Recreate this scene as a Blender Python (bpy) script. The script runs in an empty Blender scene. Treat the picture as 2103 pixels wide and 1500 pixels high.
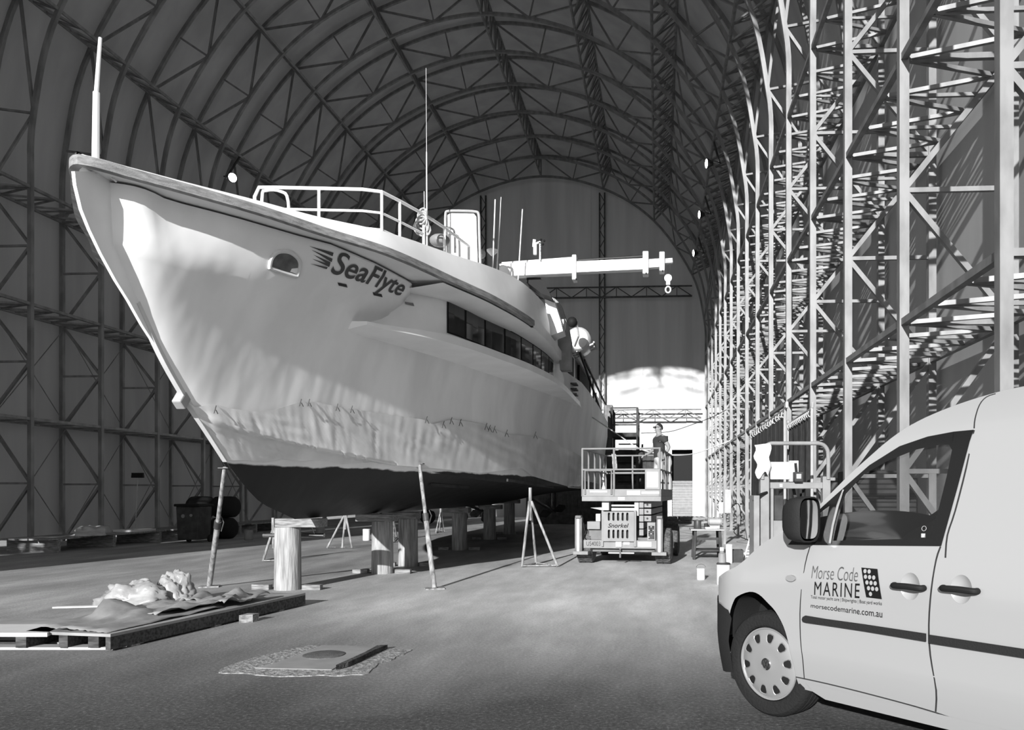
import bpy, bmesh, math, random
from mathutils import Vector, Matrix
from mathutils.bvhtree import BVHTree
from mathutils import noise as mnoise

C = bpy.context.scene.collection
SC = bpy.context.scene
PI = math.pi

# ------------------------------------------------------------------ camera
YAW = math.atan(100 / 1600)
CA, SA = math.cos(YAW), math.sin(YAW)
EYE = 1.35
cam_data = bpy.data.cameras.new('camera')
cam_data.sensor_width = 36
cam_data.lens = 36 * 1600 / 2103
cam_data.shift_x = -(1250 - 1051.5) / 2103
cam_data.shift_y = (1012 - 750) / 2103
cam_data.clip_start = 0.05
cam_data.clip_end = 500
cam = bpy.data.objects.new('camera', cam_data)
C.objects.link(cam)
cam.location = (0, 0, EYE)
cam.rotation_euler = (PI / 2, 0, YAW)
SC.camera = cam

# ------------------------------------------------------------------ light
world = bpy.data.worlds.new('world')
SC.world = world
world.use_nodes = True
wn = world.node_tree.nodes
wl = world.node_tree.links
bg = wn['Background']
tc = wn.new('ShaderNodeTexCoord')
sep = wn.new('ShaderNodeSeparateXYZ')
wl.new(tc.outputs['Generated'], sep.inputs[0])
rmp = wn.new('ShaderNodeValToRGB')
rmp.color_ramp.elements[0].position = 0.0
rmp.color_ramp.elements[0].color = (0.9, 0.9, 0.9, 1)
rmp.color_ramp.elements[1].position = 0.6
rmp.color_ramp.elements[1].color = (0.45, 0.45, 0.45, 1)
wl.new(sep.outputs['Z'], rmp.inputs[0])
wl.new(rmp.outputs[0], bg.inputs['Color'])
bg.inputs['Strength'].default_value = 0.90

SUN_TAN = 0.178
SUN_EL = math.radians(17.0)
sun_az = math.atan(SUN_TAN)
sun_dir = Vector((math.sin(sun_az) * math.cos(SUN_EL), math.cos(sun_az) * math.cos(SUN_EL), -math.sin(SUN_EL)))
sd = bpy.data.lights.new('sun', 'SUN')
sd.energy = 5.9
sd.angle = math.radians(0.55)
sun = bpy.data.objects.new('sun', sd)
C.objects.link(sun)
sun.rotation_euler = sun_dir.to_track_quat('-Z', 'Y').to_euler()

SC.view_settings.view_transform = 'Standard'
SC.view_settings.look = 'None'
SC.view_settings.gamma = 1
SC.view_settings.use_curve_mapping = False
SC.view_settings.exposure = 0.36
SC.cycles.max_bounces = 6
SC.cycles.diffuse_bounces = 3
SC.cycles.glossy_bounces = 3
SC.cycles.transparent_max_bounces = 12
SC.cycles.sample_clamp_indirect = 4.0


# ------------------------------------------------------------------ measuring helpers (photo pixel -> place)
def at_x(x, y, X):
    r = (x - 1250) / 1600
    Y = (X * CA + r * X * SA) / (r * CA - SA)
    zc = -X * SA + Y * CA
    return Vector((X, Y, EYE - (y - 1012) * zc / 1600))


def at_y(x, y, Y):
    r = (x - 1250) / 1600
    X = Y * (r * CA - SA) / (CA + r * SA)
    zc = -X * SA + Y * CA
    return Vector((X, Y, EYE - (y - 1012) * zc / 1600))


def at_z(x, y, Z=0.0):
    zc = -(Z - EYE) * 1600 / (y - 1012)
    xc = (x - 1250) / 1600 * zc
    return Vector((xc * CA - zc * SA, zc * CA + xc * SA, Z))


def ray(x, y):
    xc, zc = (x - 1250) / 1600, 1.0
    return Vector((xc * CA - zc * SA, zc * CA + xc * SA, -(y - 1012) / 1600)).normalized()


EYEV = Vector((0, 0, EYE))


# ------------------------------------------------------------------ materials (the place is seen in black and white)
def mat(name, g, rough=0.6, metal=0.0, var=0.0, scale=3.0, bump=0.0, bscale=30.0, stretch=(1, 1, 1), g2=None, spec=0.3, coat=0.0, detail=5.0, lo=0.35, hi=0.65):
    m = bpy.data.materials.new(name)
    m.use_nodes = True
    n, l = m.node_tree.nodes, m.node_tree.links
    b = n['Principled BSDF']
    b.inputs['Roughness'].default_value = rough
    b.inputs['Metallic'].default_value = metal
    b.inputs['Specular IOR Level'].default_value = spec
    if coat:
        b.inputs['Coat Weight'].default_value = coat
        b.inputs['Coat Roughness'].default_value = 0.08
    b.inputs['Base Color'].default_value = (g, g, g, 1)
    if var or bump or g2 is not None:
        t = n.new('ShaderNodeTexCoord')
        mp = n.new('ShaderNodeMapping')
        mp.inputs['Scale'].default_value = stretch
        l.new(t.outputs['Object'], mp.inputs[0])
    if var or g2 is not None:
        a0 = max(0.0, g * (1 - var)) if g2 is None else g
        a1 = min(1.0, g * (1 + var)) if g2 is None else g2
        nz = n.new('ShaderNodeTexNoise')
        nz.inputs['Scale'].default_value = scale
        nz.inputs['Detail'].default_value = detail
        l.new(mp.outputs[0], nz.inputs['Vector'])
        r = n.new('ShaderNodeValToRGB')
        r.color_ramp.elements[0].position = lo
        r.color_ramp.elements[1].position = hi
        r.color_ramp.elements[0].color = (a0, a0, a0, 1)
        r.color_ramp.elements[1].color = (a1, a1, a1, 1)
        l.new(nz.outputs['Fac'], r.inputs[0])
        l.new(r.outputs[0], b.inputs['Base Color'])
    if bump:
        nb = n.new('ShaderNodeTexNoise')
        nb.inputs['Scale'].default_value = bscale
        nb.inputs['Detail'].default_value = 4
        l.new(mp.outputs[0], nb.inputs['Vector'])
        bp = n.new('ShaderNodeBump')
        bp.inputs['Strength'].default_value = bump
        bp.inputs['Distance'].default_value = 0.03
        l.new(nb.outputs['Fac'], bp.inputs['Height'])
        l.new(bp.outputs[0], b.inputs['Normal'])
    return m


def emis(name, s):
    m = bpy.data.materials.new(name)
    m.use_nodes = True
    b = m.node_tree.nodes['Principled BSDF']
    b.inputs['Base Color'].default_value = (1, 1, 1, 1)
    b.inputs['Emission Color'].default_value = (1, 1, 1, 1)
    b.inputs['Emission Strength'].default_value = s
    return m


def glass(name, tint=0.6, rough=0.0, gloss=0.25):
    m = bpy.data.materials.new(name)
    m.use_nodes = True
    n, l = m.node_tree.nodes, m.node_tree.links
    n.remove(n['Principled BSDF'])
    tr = n.new('ShaderNodeBsdfTransparent')
    tr.inputs[0].default_value = (tint, tint, tint, 1)
    gl = n.new('ShaderNodeBsdfGlossy')
    gl.inputs['Roughness'].default_value = rough
    fr = n.new('ShaderNodeLayerWeight')
    fr.inputs[0].default_value = .5
    pw = n.new('ShaderNodeMath')
    pw.operation = 'POWER'
    l.new(fr.outputs['Facing'], pw.inputs[0])
    pw.inputs[1].default_value = 4.0
    ma = n.new('ShaderNodeMath')
    ma.operation = 'MULTIPLY_ADD'
    l.new(pw.outputs[0], ma.inputs[0])
    ma.inputs[1].default_value = .7
    ma.inputs[2].default_value = .05
    mx = n.new('ShaderNodeMixShader')
    l.new(ma.outputs[0], mx.inputs[0])
    l.new(tr.outputs[0], mx.inputs[1])
    l.new(gl.outputs[0], mx.inputs[2])
    l.new(mx.outputs[0], n['Material Output'].inputs['Surface'])
    return m


M = {}
M['steel'] = mat('galvanised_steel', 0.20, 0.5, 0.25, var=0.22, scale=5, stretch=(1, 1, .4))
M['skin'] = mat('shed_cladding_fabric', 0.42, 0.8, var=0.10, scale=1.2, stretch=(1, 1, .12))
def fabric(name, g, trans, var, scale, stretch):
    m = mat(name, g, 0.8, var=var, scale=scale, stretch=stretch)
    n, l = m.node_tree.nodes, m.node_tree.links
    b = n['Principled BSDF']
    t = n.new('ShaderNodeBsdfTranslucent')
    src = b.inputs['Base Color'].links[0].from_socket
    l.new(src, t.inputs['Color'])
    x = n.new('ShaderNodeMixShader')
    x.inputs[0].default_value = trans
    l.new(b.outputs[0], x.inputs[1])
    l.new(t.outputs[0], x.inputs[2])
    l.new(x.outputs[0], n['Material Output'].inputs['Surface'])
    return m
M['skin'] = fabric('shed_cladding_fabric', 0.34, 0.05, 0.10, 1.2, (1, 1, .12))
M['white'] = mat('white_paint', 0.62, 0.35, var=0.04, scale=6)
M['black'] = mat('black_plastic', 0.013, 0.65, spec=.15)
M['rubber'] = mat('black_rubber', 0.016, 0.9, spec=.15, bump=0.3, bscale=60)
M['dark'] = mat('dark_grey_paint', 0.045, 0.7, spec=.2, var=0.3, scale=5)
M['darksteel'] = mat('dark_steel', 0.08, 0.5, 0.4, var=0.3, scale=6)
M['grey'] = mat('mid_grey_paint', 0.22, 0.5, var=0.12, scale=6)
M['light'] = mat('light_grey_paint', 0.36, 0.45, var=0.08, scale=5)
M['wood'] = mat('weathered_timber', 0.22, 0.85, var=0.45, scale=6, stretch=(1, 8, 8), bump=.3)
M['pile'] = mat('timber_pile', 0.30, 0.85, var=0.35, scale=5, stretch=(6, 6, .5), bump=.35, bscale=12)
M['chrome'] = mat('bright_metal', 0.45, 0.15, 1.0)
M['lamp'] = emis('lamp_glow', 14.0)
M['glass'] = glass('clear_glass', 0.55)


# ------------------------------------------------------------------ object helpers
WM = {}


def tag(o, label=None, cat=None, group=None, kind=None):
    if label:
        o['label'] = label
    if cat:
        o['category'] = cat
    if group:
        o['group'] = group
    if kind:
        o['kind'] = kind
    return o


def thing(name, label, cat, loc=(0, 0, 0), rz=0.0, group=None):
    o = bpy.data.objects.new(name, None)
    o.empty_display_size = 0.1
    C.objects.link(o)
    o.location = loc
    o.rotation_euler = (0, 0, rz)
    WM[o.name] = Matrix.Translation(Vector(loc)) @ Matrix.Rotation(rz, 4, 'Z')
    return tag(o, label, cat, group)


def basis(d, up=None):
    z = Vector(d).normalized()
    u = Vector(up) if up is not None else (Vector((0, 0, 1)) if abs(z.z) < 0.95 else Vector((0, 1, 0)))
    x = u.cross(z)
    if x.length < 1e-6:
        x = Vector((1, 0, 0)).cross(z)
    x.normalize()
    return x, z.cross(x), z


class MB:
    def __init__(self):
        self.v, self.f, self.mi = [], [], []
        self.cur = 0

    def add(self, vs, fs):
        o = len(self.v)
        self.v.extend(Vector(p) for p in vs)
        for f in fs:
            self.f.append([o + i for i in f])
            self.mi.append(self.cur)
        return self

    def box(self, c, s, rz=0.0, rx=0.0, ry=0.0):
        x, y, z = (k / 2 for k in s)
        R = Matrix.Rotation(rz, 3, 'Z') @ Matrix.Rotation(ry, 3, 'Y') @ Matrix.Rotation(rx, 3, 'X')
        P = [Vector(c) + R @ Vector((a * x, b * y, d * z)) for d in (-1, 1) for b in (-1, 1) for a in (-1, 1)]
        return self.add(P, [(0, 2, 3, 1), (4, 5, 7, 6), (0, 1, 5, 4), (2, 6, 7, 3), (0, 4, 6, 2), (1, 3, 7, 5)])

    def bar(self, p, q, w, h=None, up=None):
        h = w if h is None else h
        p, q = Vector(p), Vector(q)
        if (q - p).length < 1e-6:
            return self
        x, y, z = basis(q - p, up)
        P = [e + x * (a * w / 2) + y * (b * h / 2) for e in (p, q) for b in (-1, 1) for a in (-1, 1)]
        return self.add(P, [(0, 2, 3, 1), (4, 5, 7, 6), (0, 1, 5, 4), (2, 6, 7, 3), (0, 4, 6, 2), (1, 3, 7, 5)])

    def tube(self, p, q, r, n=8, r2=None):
        return self.path([p, q], [r, r if r2 is None else r2], n)

    def path(self, pts, r, n=8, closed=False):
        pts = [Vector(p) for p in pts]
        rs = r if isinstance(r, (list, tuple)) else [r] * len(pts)
        vs, fs = [], []
        N = len(pts)
        px = None
        for i, p in enumerate(pts):
            if closed:
                d = pts[(i + 1) % N] - pts[i - 1]
            else:
                d = pts[min(i + 1, N - 1)] - pts[max(i - 1, 0)]
            if d.length < 1e-9:
                d = Vector((0, 0, 1))
            z = d.normalized()
            if px is None:
                x = basis(z)[0]
            else:
                x = px - z * px.dot(z)
                x = x.normalized() if x.length > 1e-6 else basis(z)[0]
            px = x
            y = z.cross(x)
            for k in range(n):
                t = 2 * PI * k / n
                vs.append(p + (x * math.cos(t) + y * math.sin(t)) * rs[i])
        for i in range(N if closed else N - 1):
            a, b = i * n, ((i + 1) % N) * n
            for k in range(n):
                k2 = (k + 1) % n
                fs.append((a + k, a + k2, b + k2, b + k))
        if not closed:
            fs.append(tuple(reversed(range(n))))
            fs.append(tuple((N - 1) * n + k for k in range(n)))
        return self.add(vs, fs)

    def barpath(self, pts, w, h, up=None):
        """a square section swept along a path, mitred"""
        pts = [Vector(p) for p in pts]
        N = len(pts)
        vs, fs = [], []
        for i, p in enumerate(pts):
            d = pts[min(i + 1, N - 1)] - pts[max(i - 1, 0)]
            x, y, z = basis(d, up)
            for (a, b) in ((-1, -1), (1, -1), (1, 1), (-1, 1)):
                vs.append(p + x * (a * w / 2) + y * (b * h / 2))
        for i in range(N - 1):
            a, b = 4 * i, 4 * i + 4
            for k in range(4):
                k2 = (k + 1) % 4
                fs.append((a + k, a + k2, b + k2, b + k))
        fs.append((3, 2, 1, 0))
        fs.append(tuple((N - 1) * 4 + k for k in range(4)))
        return self.add(vs, fs)

    def lathe(self, c, prof, n=24, axis=(0, 0, 1), cap=True):
        x, y, z = basis(axis)
        vs, fs = [], []
        for (r, h) in prof:
            for k in range(n):
                t = 2 * PI * k / n
                vs.append(Vector(c) + z * h + (x * math.cos(t) + y * math.sin(t)) * r)
        for i in range(len(prof) - 1):
            for k in range(n):
                k2 = (k + 1) % n
                fs.append((i * n + k, i * n + k2, (i + 1) * n + k2, (i + 1) * n + k))
        if cap:
            fs.append(tuple(reversed(range(n))))
            fs.append(tuple((len(prof) - 1) * n + k for k in range(n)))
        return self.add(vs, fs)

    def prism(self, poly, d):
        """poly: 3D loop; extruded by vector d"""
        n = len(poly)
        d = Vector(d)
        vs = [Vector(p) for p in poly] + [Vector(p) + d for p in poly]
        fs = [tuple(reversed(range(n))), tuple(range(n, 2 * n))]
        for i in range(n):
            j = (i + 1) % n
            fs.append((i, j, n + j, n + i))
        return self.add(vs, fs)

    def grid(self, rows, close=False):
        n = len(rows[0])
        o = [p for r in rows for p in r]
        fs = []
        for i in range(len(rows) - 1):
            for k in range(n - 1):
                fs.append((i * n + k, i * n + k + 1, (i + 1) * n + k + 1, (i + 1) * n + k))
        return self.add(o, fs)

    def ball(self, c, r, n=12, m=8, sc=(1, 1, 1)):
        prof = [(max(1e-4, math.sin(PI * i / m)) * r, -math.cos(PI * i / m) * r) for i in range(m + 1)]
        vs, fs = [], []
        for (rr, h) in prof:
            for k in range(n):
                t = 2 * PI * k / n
                vs.append(Vector(c) + Vector((rr * math.cos(t) * sc[0], rr * math.sin(t) * sc[1], h * sc[2])))
        for i in range(m):
            for k in range(n):
                k2 = (k + 1) % n
                fs.append((i * n + k, i * n + k2, (i + 1) * n + k2, (i + 1) * n + k))
        return self.add(vs, fs)

    def build(self, name, m, parent=None, smooth=False, bevel=0.0, angle=35, solid=0.0):
        me = bpy.data.meshes.new(name)
        par = WM.get(parent.name) if parent is not None else None
        vs = self.v
        if par is not None:
            inv = par.inverted()
            vs = [inv @ p for p in vs]
        me.from_pydata([tuple(p) for p in vs], [], self.f)
        ms = m if isinstance(m, (list, tuple)) else [m]
        for mm in ms:
            me.materials.append(M[mm] if isinstance(mm, str) else mm)
        if len(ms) > 1:
            me.polygons.foreach_set('material_index', self.mi)
        bm = bmesh.new()
        bm.from_mesh(me)
        bmesh.ops.recalc_face_normals(bm, faces=bm.faces)
        bm.to_mesh(me)
        bm.free()
        if smooth:
            me.polygons.foreach_set('use_smooth', [True] * len(me.polygons))
            try:
                me.set_sharp_from_angle(angle=math.radians(angle))
            except Exception:
                pass
        o = bpy.data.objects.new(name, me)
        C.objects.link(o)
        if parent is not None:
            o.parent = parent
            WM[o.name] = par
        if solid:
            md = o.modifiers.new('thickness', 'SOLIDIFY')
            md.thickness = solid
            md.offset = -1
        if bevel:
            md = o.modifiers.new('bevel', 'BEVEL')
            md.width = bevel
            md.segments = 2
            md.limit_method = 'ANGLE'
        return o


def copy_tree(o, loc=None, rz=None, label=None, parent=None):
    c = o.copy()
    C.objects.link(c)
    if parent is not None:
        c.parent = parent
    if loc is not None:
        c.location = loc
    if rz is not None:
        c.rotation_euler = (0, 0, rz)
    if label:
        c['label'] = label
    if parent is None:
        WM[c.name] = Matrix.Translation(c.location) @ Matrix.Rotation(c.rotation_euler.z, 4, 'Z')
    for ch in list(o.children):
        copy_tree(ch, parent=c)
    return c


def interp(tab, x):
    if x <= tab[0][0]:
        return tab[0][1]
    for (a, b), (c, d) in zip(tab, tab[1:]):
        if x <= c:
            return b + (d - b) * (x - a) / (c - a)
    return tab[-1][1]


def sinterp(tab, x):
    """smooth (Catmull-Rom) table"""
    n = len(tab)
    if x <= tab[0][0]:
        return tab[0][1]
    if x >= tab[-1][0]:
        return tab[-1][1]
    for i in range(n - 1):
        if x <= tab[i + 1][0]:
            break
    def sl(k):
        a, b = tab[max(k - 1, 0)], tab[min(k + 1, n - 1)]
        return (b[1] - a[1]) / (b[0] - a[0])
    x0, y0 = tab[i]
    x1, y1 = tab[i + 1]
    h = x1 - x0
    t = (x - x0) / h
    return (2 * t**3 - 3 * t**2 + 1) * y0 + (t**3 - 2 * t**2 + t) * h * sl(i) + (-2 * t**3 + 3 * t**2) * y1 + (t**3 - t**2) * h * sl(i + 1)


def catmull(P, k=6):
    P = [Vector(p) for p in P]
    out = []
    for i in range(len(P) - 1):
        p0, p1, p2, p3 = P[max(i - 1, 0)], P[i], P[i + 1], P[min(i + 2, len(P) - 1)]
        for j in range(k):
            t = j / k
            out.append(0.5 * ((2 * p1) + (p2 - p0) * t + (2 * p0 - 5 * p1 + 4 * p2 - p3) * t * t + (3 * p1 - p0 - 3 * p2 + p3) * t**3))
    out.append(P[-1])
    return out


def flat_mesh(loops, cuts_u=(), cuts_v=()):
    """2D polygon(s) with holes -> list of (u,v) points and faces, sliced along the given u and v lines"""
    cu = bpy.data.curves.new('tmp', 'CURVE')
    cu.dimensions = '2D'
    cu.fill_mode = 'BOTH'
    for lp in loops:
        s = cu.splines.new('POLY')
        s.points.add(len(lp) - 1)
        for i, p in enumerate(lp):
            s.points[i].co = (p[0], p[1], 0, 1)
        s.use_cyclic_u = True
    return curve_to_flat(cu, cuts_u, cuts_v)


def curve_to_flat(cu, cuts_u=(), cuts_v=()):
    o = bpy.data.objects.new('tmp', cu)
    C.objects.link(o)
    dg = bpy.context.evaluated_depsgraph_get()
    me = bpy.data.meshes.new_from_object(o.evaluated_get(dg))
    bm = bmesh.new()
    bm.from_mesh(me)
    for u in cuts_u:
        bmesh.ops.bisect_plane(bm, geom=bm.verts[:] + bm.edges[:] + bm.faces[:], plane_co=(u, 0, 0), plane_no=(1, 0, 0), dist=1e-6)
    for v in cuts_v:
        bmesh.ops.bisect_plane(bm, geom=bm.verts[:] + bm.edges[:] + bm.faces[:], plane_co=(0, v, 0), plane_no=(0, 1, 0), dist=1e-6)
    bmesh.ops.remove_doubles(bm, verts=bm.verts, dist=1e-6)
    bm.verts.index_update()
    vs = [(v.co.x, v.co.y) for v in bm.verts]
    fs = [[v.index for v in f.verts] for f in bm.faces]
    bm.free()
    C.objects.unlink(o)
    bpy.data.objects.remove(o)
    bpy.data.meshes.remove(me)
    bpy.data.curves.remove(cu)
    return vs, fs


def text_flat(s, size=1.0, shear=0.0, bold=0.0, spacing=1.0, cuts=12):
    cu = bpy.data.curves.new('tmp', 'FONT')
    cu.body = s
    cu.size = size
    cu.shear = shear
    cu.offset = bold
    cu.space_character = spacing
    cu.fill_mode = 'BOTH'
    vs, fs = curve_to_flat(cu, [k * .25 for k in range(-2, 60)], [k * .08 - .3 for k in range(20)])
    x0, x1 = min(v[0] for v in vs), max(v[0] for v in vs)
    y0, y1 = min(v[1] for v in vs), max(v[1] for v in vs)
    return [((x - x0) / (x1 - x0), (y - y0) / (y1 - y0)) for x, y in vs], fs


def struct(o):
    o['kind'] = 'structure'
    return o
# ------------------------------------------------------------------ the shed
XR, XL = 2.6, -15.25
XC = (XR + XL) / 2
FY0, BAY, NF = 6.03, 2.41, 16
TD = 1.12                      # truss depth
PROF = [(8.925, 0.0), (8.925, 3.15), (8.925, 5.95), (8.925, 8.8), (8.85, 10.6), (8.2, 13.1), (6.15, 16.05), (3.4, 17.85), (0, 18.6)]
FULL = PROF + [(-a, b) for a, b in reversed(PROF[:-1])]
# finely sampled inner line
def _fine():
    P = [Vector((a, 0, b)) for a, b in FULL]
    out, idx = [], []
    for i in range(len(P) - 1):
        idx.append(len(out))
        p0, p1, p2, p3 = P[max(i - 1, 0)], P[i], P[i + 1], P[min(i + 2, len(P) - 1)]
        straight = (i < 3 or i > len(P) - 5)
        K = 6
        for j in range(K):
            t = j / K
            if straight:
                out.append(p1.lerp(p2, t))
            else:
                out.append(0.5 * ((2 * p1) + (p2 - p0) * t + (2 * p0 - 5 * p1 + 4 * p2 - p3) * t * t + (3 * p1 - p0 - 3 * p2 + p3) * t**3))
    idx.append(len(out))
    out.append(P[-1])
    return out, idx
INN, IDX = _fine()
def _off(d):
    out = []
    for i, p in enumerate(INN):
        t = INN[min(i + 1, len(INN) - 1)] - INN[max(i - 1, 0)]
        n = Vector((t.z, 0, -t.x)).normalized()
        if n.dot(p - Vector((0, 0, 7))) < 0:
            n = -n
        q = p + n * d
        q.z = max(q.z, 0)
        out.append(q)
    return out
OUT = _off(TD)
SKIN = _off(TD + 0.13)
# panel nodes: purlin nodes; drop the node at 10.6 which only shapes the curve
NODE = [IDX[k] for k in range(len(IDX)) if k not in (4, len(IDX) - 5)]


def sec(p, Y):
    return Vector((XC + p.x, Y, p.z))


floor = MB()
floor.box((-6, 15, -0.1), (90, 110, 0.2))

def floor_mat():
    m = bpy.data.materials.new('floor_asphalt_and_concrete')
    m.use_nodes = True
    n, l = m.node_tree.nodes, m.node_tree.links
    b = n['Principled BSDF']
    b.inputs['Roughness'].default_value = 0.75
    t = n.new('ShaderNodeNewGeometry')
    sp = n.new('ShaderNodeSeparateXYZ')
    l.new(t.outputs['Position'], sp.inputs[0])
    # broad wear
    def noise(scale, detail, stretch=(1, 1, 1), rough=0.6):
        mp = n.new('ShaderNodeMapping')
        mp.inputs['Scale'].default_value = stretch
        l.new(t.outputs['Position'], mp.inputs[0])
        z = n.new('ShaderNodeTexNoise')
        z.inputs['Scale'].default_value = scale
        z.inputs['Detail'].default_value = detail
        z.inputs['Roughness'].default_value = rough
        l.new(mp.outputs[0], z.inputs['Vector'])
        return z.outputs['Fac']
    def math_(op, a, c):
        q = n.new('ShaderNodeMath')
        q.operation = op
        for i, s in enumerate((a, c)):
            if isinstance(s, (int, float)):
                q.inputs[i].default_value = s
            else:
                l.new(s, q.inputs[i])
        return q.outputs[0]
    def ramp(f, pts):
        r = n.new('ShaderNodeValToRGB')
        els = r.color_ramp.elements
        while len(els) < len(pts):
            els.new(0.5)
        for e, (p, g) in zip(els, pts):
            e.position = p
            e.color = (g, g, g, 1)
        l.new(f, r.inputs[0])
        return r.outputs[0]
    wear = noise(0.35, 4, (1, .6, 1))
    streak = noise(1.1, 5, (1.2, .35, 1), .65)
    fine = noise(38, 3, (1, 1, 1), .7)
    grit = noise(90, 2)
    yy = math_('ADD', sp.outputs['Y'], math_('MULTIPLY', math_('SUBTRACT', wear, .5), 4.0))
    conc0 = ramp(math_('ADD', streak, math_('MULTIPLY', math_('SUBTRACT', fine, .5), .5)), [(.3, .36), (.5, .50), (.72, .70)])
    # the concrete is mixed paler to the right and darker to the left
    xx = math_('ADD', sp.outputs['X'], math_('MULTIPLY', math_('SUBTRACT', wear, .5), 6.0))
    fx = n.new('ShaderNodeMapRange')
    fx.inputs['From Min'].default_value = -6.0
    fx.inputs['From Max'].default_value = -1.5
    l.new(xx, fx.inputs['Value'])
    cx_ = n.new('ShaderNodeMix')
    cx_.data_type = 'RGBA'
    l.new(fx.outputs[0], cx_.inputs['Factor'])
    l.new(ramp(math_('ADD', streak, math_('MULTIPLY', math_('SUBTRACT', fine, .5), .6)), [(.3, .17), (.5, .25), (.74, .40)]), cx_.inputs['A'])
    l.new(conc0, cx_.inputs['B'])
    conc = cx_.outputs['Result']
    asph = ramp(fine, [(.35, .028), (.55, .055), (.70, .125)])
    spk = ramp(grit, [(.0, 0), (.66, 0), (.74, .35)])
    fac = n.new('ShaderNodeMapRange')
    fac.inputs['From Min'].default_value = 4.6
    fac.inputs['From Max'].default_value = 9.2
    l.new(yy, fac.inputs['Value'])
    mx = n.new('ShaderNodeMix')
    mx.data_type = 'RGBA'
    l.new(fac.outputs[0], mx.inputs['Factor'])
    ad = n.new('ShaderNodeMix')
    ad.data_type = 'RGBA'
    ad.blend_type = 'ADD'
    ad.inputs['Factor'].default_value = .6
    l.new(asph, ad.inputs['A'])
    l.new(spk, ad.inputs['B'])
    l.new(ad.outputs['Result'], mx.inputs['A'])
    l.new(conc, mx.inputs['B'])
    l.new(mx.outputs['Result'], b.inputs['Base Color'])
    bp = n.new('ShaderNodeBump')
    bp.inputs['Strength'].default_value = .35
    bp.inputs['Distance'].default_value = .012
    l.new(fine, bp.inputs['Height'])
    l.new(bp.outputs[0], b.inputs['Normal'])
    return m
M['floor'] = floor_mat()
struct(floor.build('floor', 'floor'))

# skin: left wall, right wall, vaulted ceiling, back wall
YS, YE = FY0 - 0.5, FY0 + BAY * (NF - 1) + 0.9
iA, iB = IDX[4], IDX[len(IDX) - 5]

def skin_strip(name, a, b, z0=0.10):
    m = MB()
    rows = [[sec(Vector((p.x, 0, max(p.z, z0))), Y) for p in SKIN[a:b + 1]] for Y in (YS, YE)]
    m.grid(rows)
    return struct(m.build(name, 'skin', smooth=True, angle=40))
skin_strip('wall_right', 0, iA)
skin_strip('ceiling', iA, iB)
skin_strip('wall_left', iB, len(INN) - 1, z0=0.14)

bw = MB()
poly = [sec(p, YE - 0.1) for p in SKIN]
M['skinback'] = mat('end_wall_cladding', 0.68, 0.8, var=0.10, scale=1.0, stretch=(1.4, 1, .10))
# back wall with a doorway opening (door X -0.1 .. 1.15)
DX0, DX1, DZ = 0.80, 1.93, 3.7
def backwall():
    m = MB()
    Y = YE - 0.1
    arc = [Vector((XC + p.x, Y, p.z)) for p in SKIN]
    def top(x):
        best = 0
        for p, q in zip(arc, arc[1:]):
            if (p.x - x) * (q.x - x) <= 0 and abs(p.x - q.x) > 1e-6:
                best = max(best, p.z + (q.z - p.z) * (x - p.x) / (q.x - p.x))
        return best
    xs = sorted(set([p.x for p in arc] + [DX0, DX1]))
    x2 = []
    for x in xs:
        if not x2 or x - x2[-1] > 1e-3:
            x2.append(x)
    for a, b in zip(x2, x2[1:]):
        zb = DZ if (a >= DX0 - 1e-3 and b <= DX1 + 1e-3) else 0
        m.add([(a, Y, zb), (b, Y, zb), (b, Y, max(top(b), zb)), (a, Y, max(top(a), zb))], [(0, 1, 2, 3)])
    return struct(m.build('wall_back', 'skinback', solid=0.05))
backwall()
# roller door in the back wall
dr = MB()
for i in range(14):
    z = 0.05 + i * 0.14
    dr.box(((DX0 + DX1) / 2, YE + 0.12 + 0.0, z + 0.06), (DX1 - DX0 + .3, 0.05, 0.125))
door = struct(dr.build('door_1', 'grey'))
d2 = MB()
d2.box(((DX0 + DX1) / 2, YE + 0.5, 2.8), (DX1 - DX0 + 1.2, 0.05, 2.4))
struct(d2.build('dark_opening_panel', 'black'))  # dark of the upper doorway opening, put in as a black panel
d3 = MB()
d3.box(((DX0 + DX1) / 2, YE + 0.27, 3.85), (DX1 - DX0 + .5, 0.5, 0.1)).box((DX0 - .12, YE + .27, 1.9), (.08, .5, 3.8)).box((DX1 + .12, YE + .27, 1.9), (.08, .5, 3.8))
struct(d3.build('trim_1', 'dark'))

# unseen panel left of the shed mouth, added to shade the left floor
fp = MB()
fp.box((XC - 8.925 - 0.2 + 1.3, YS - 0.05, 6.5), (3.2, 0.06, 13.0))
struct(fp.build('added_shade_panel', 'skin'))

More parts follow.
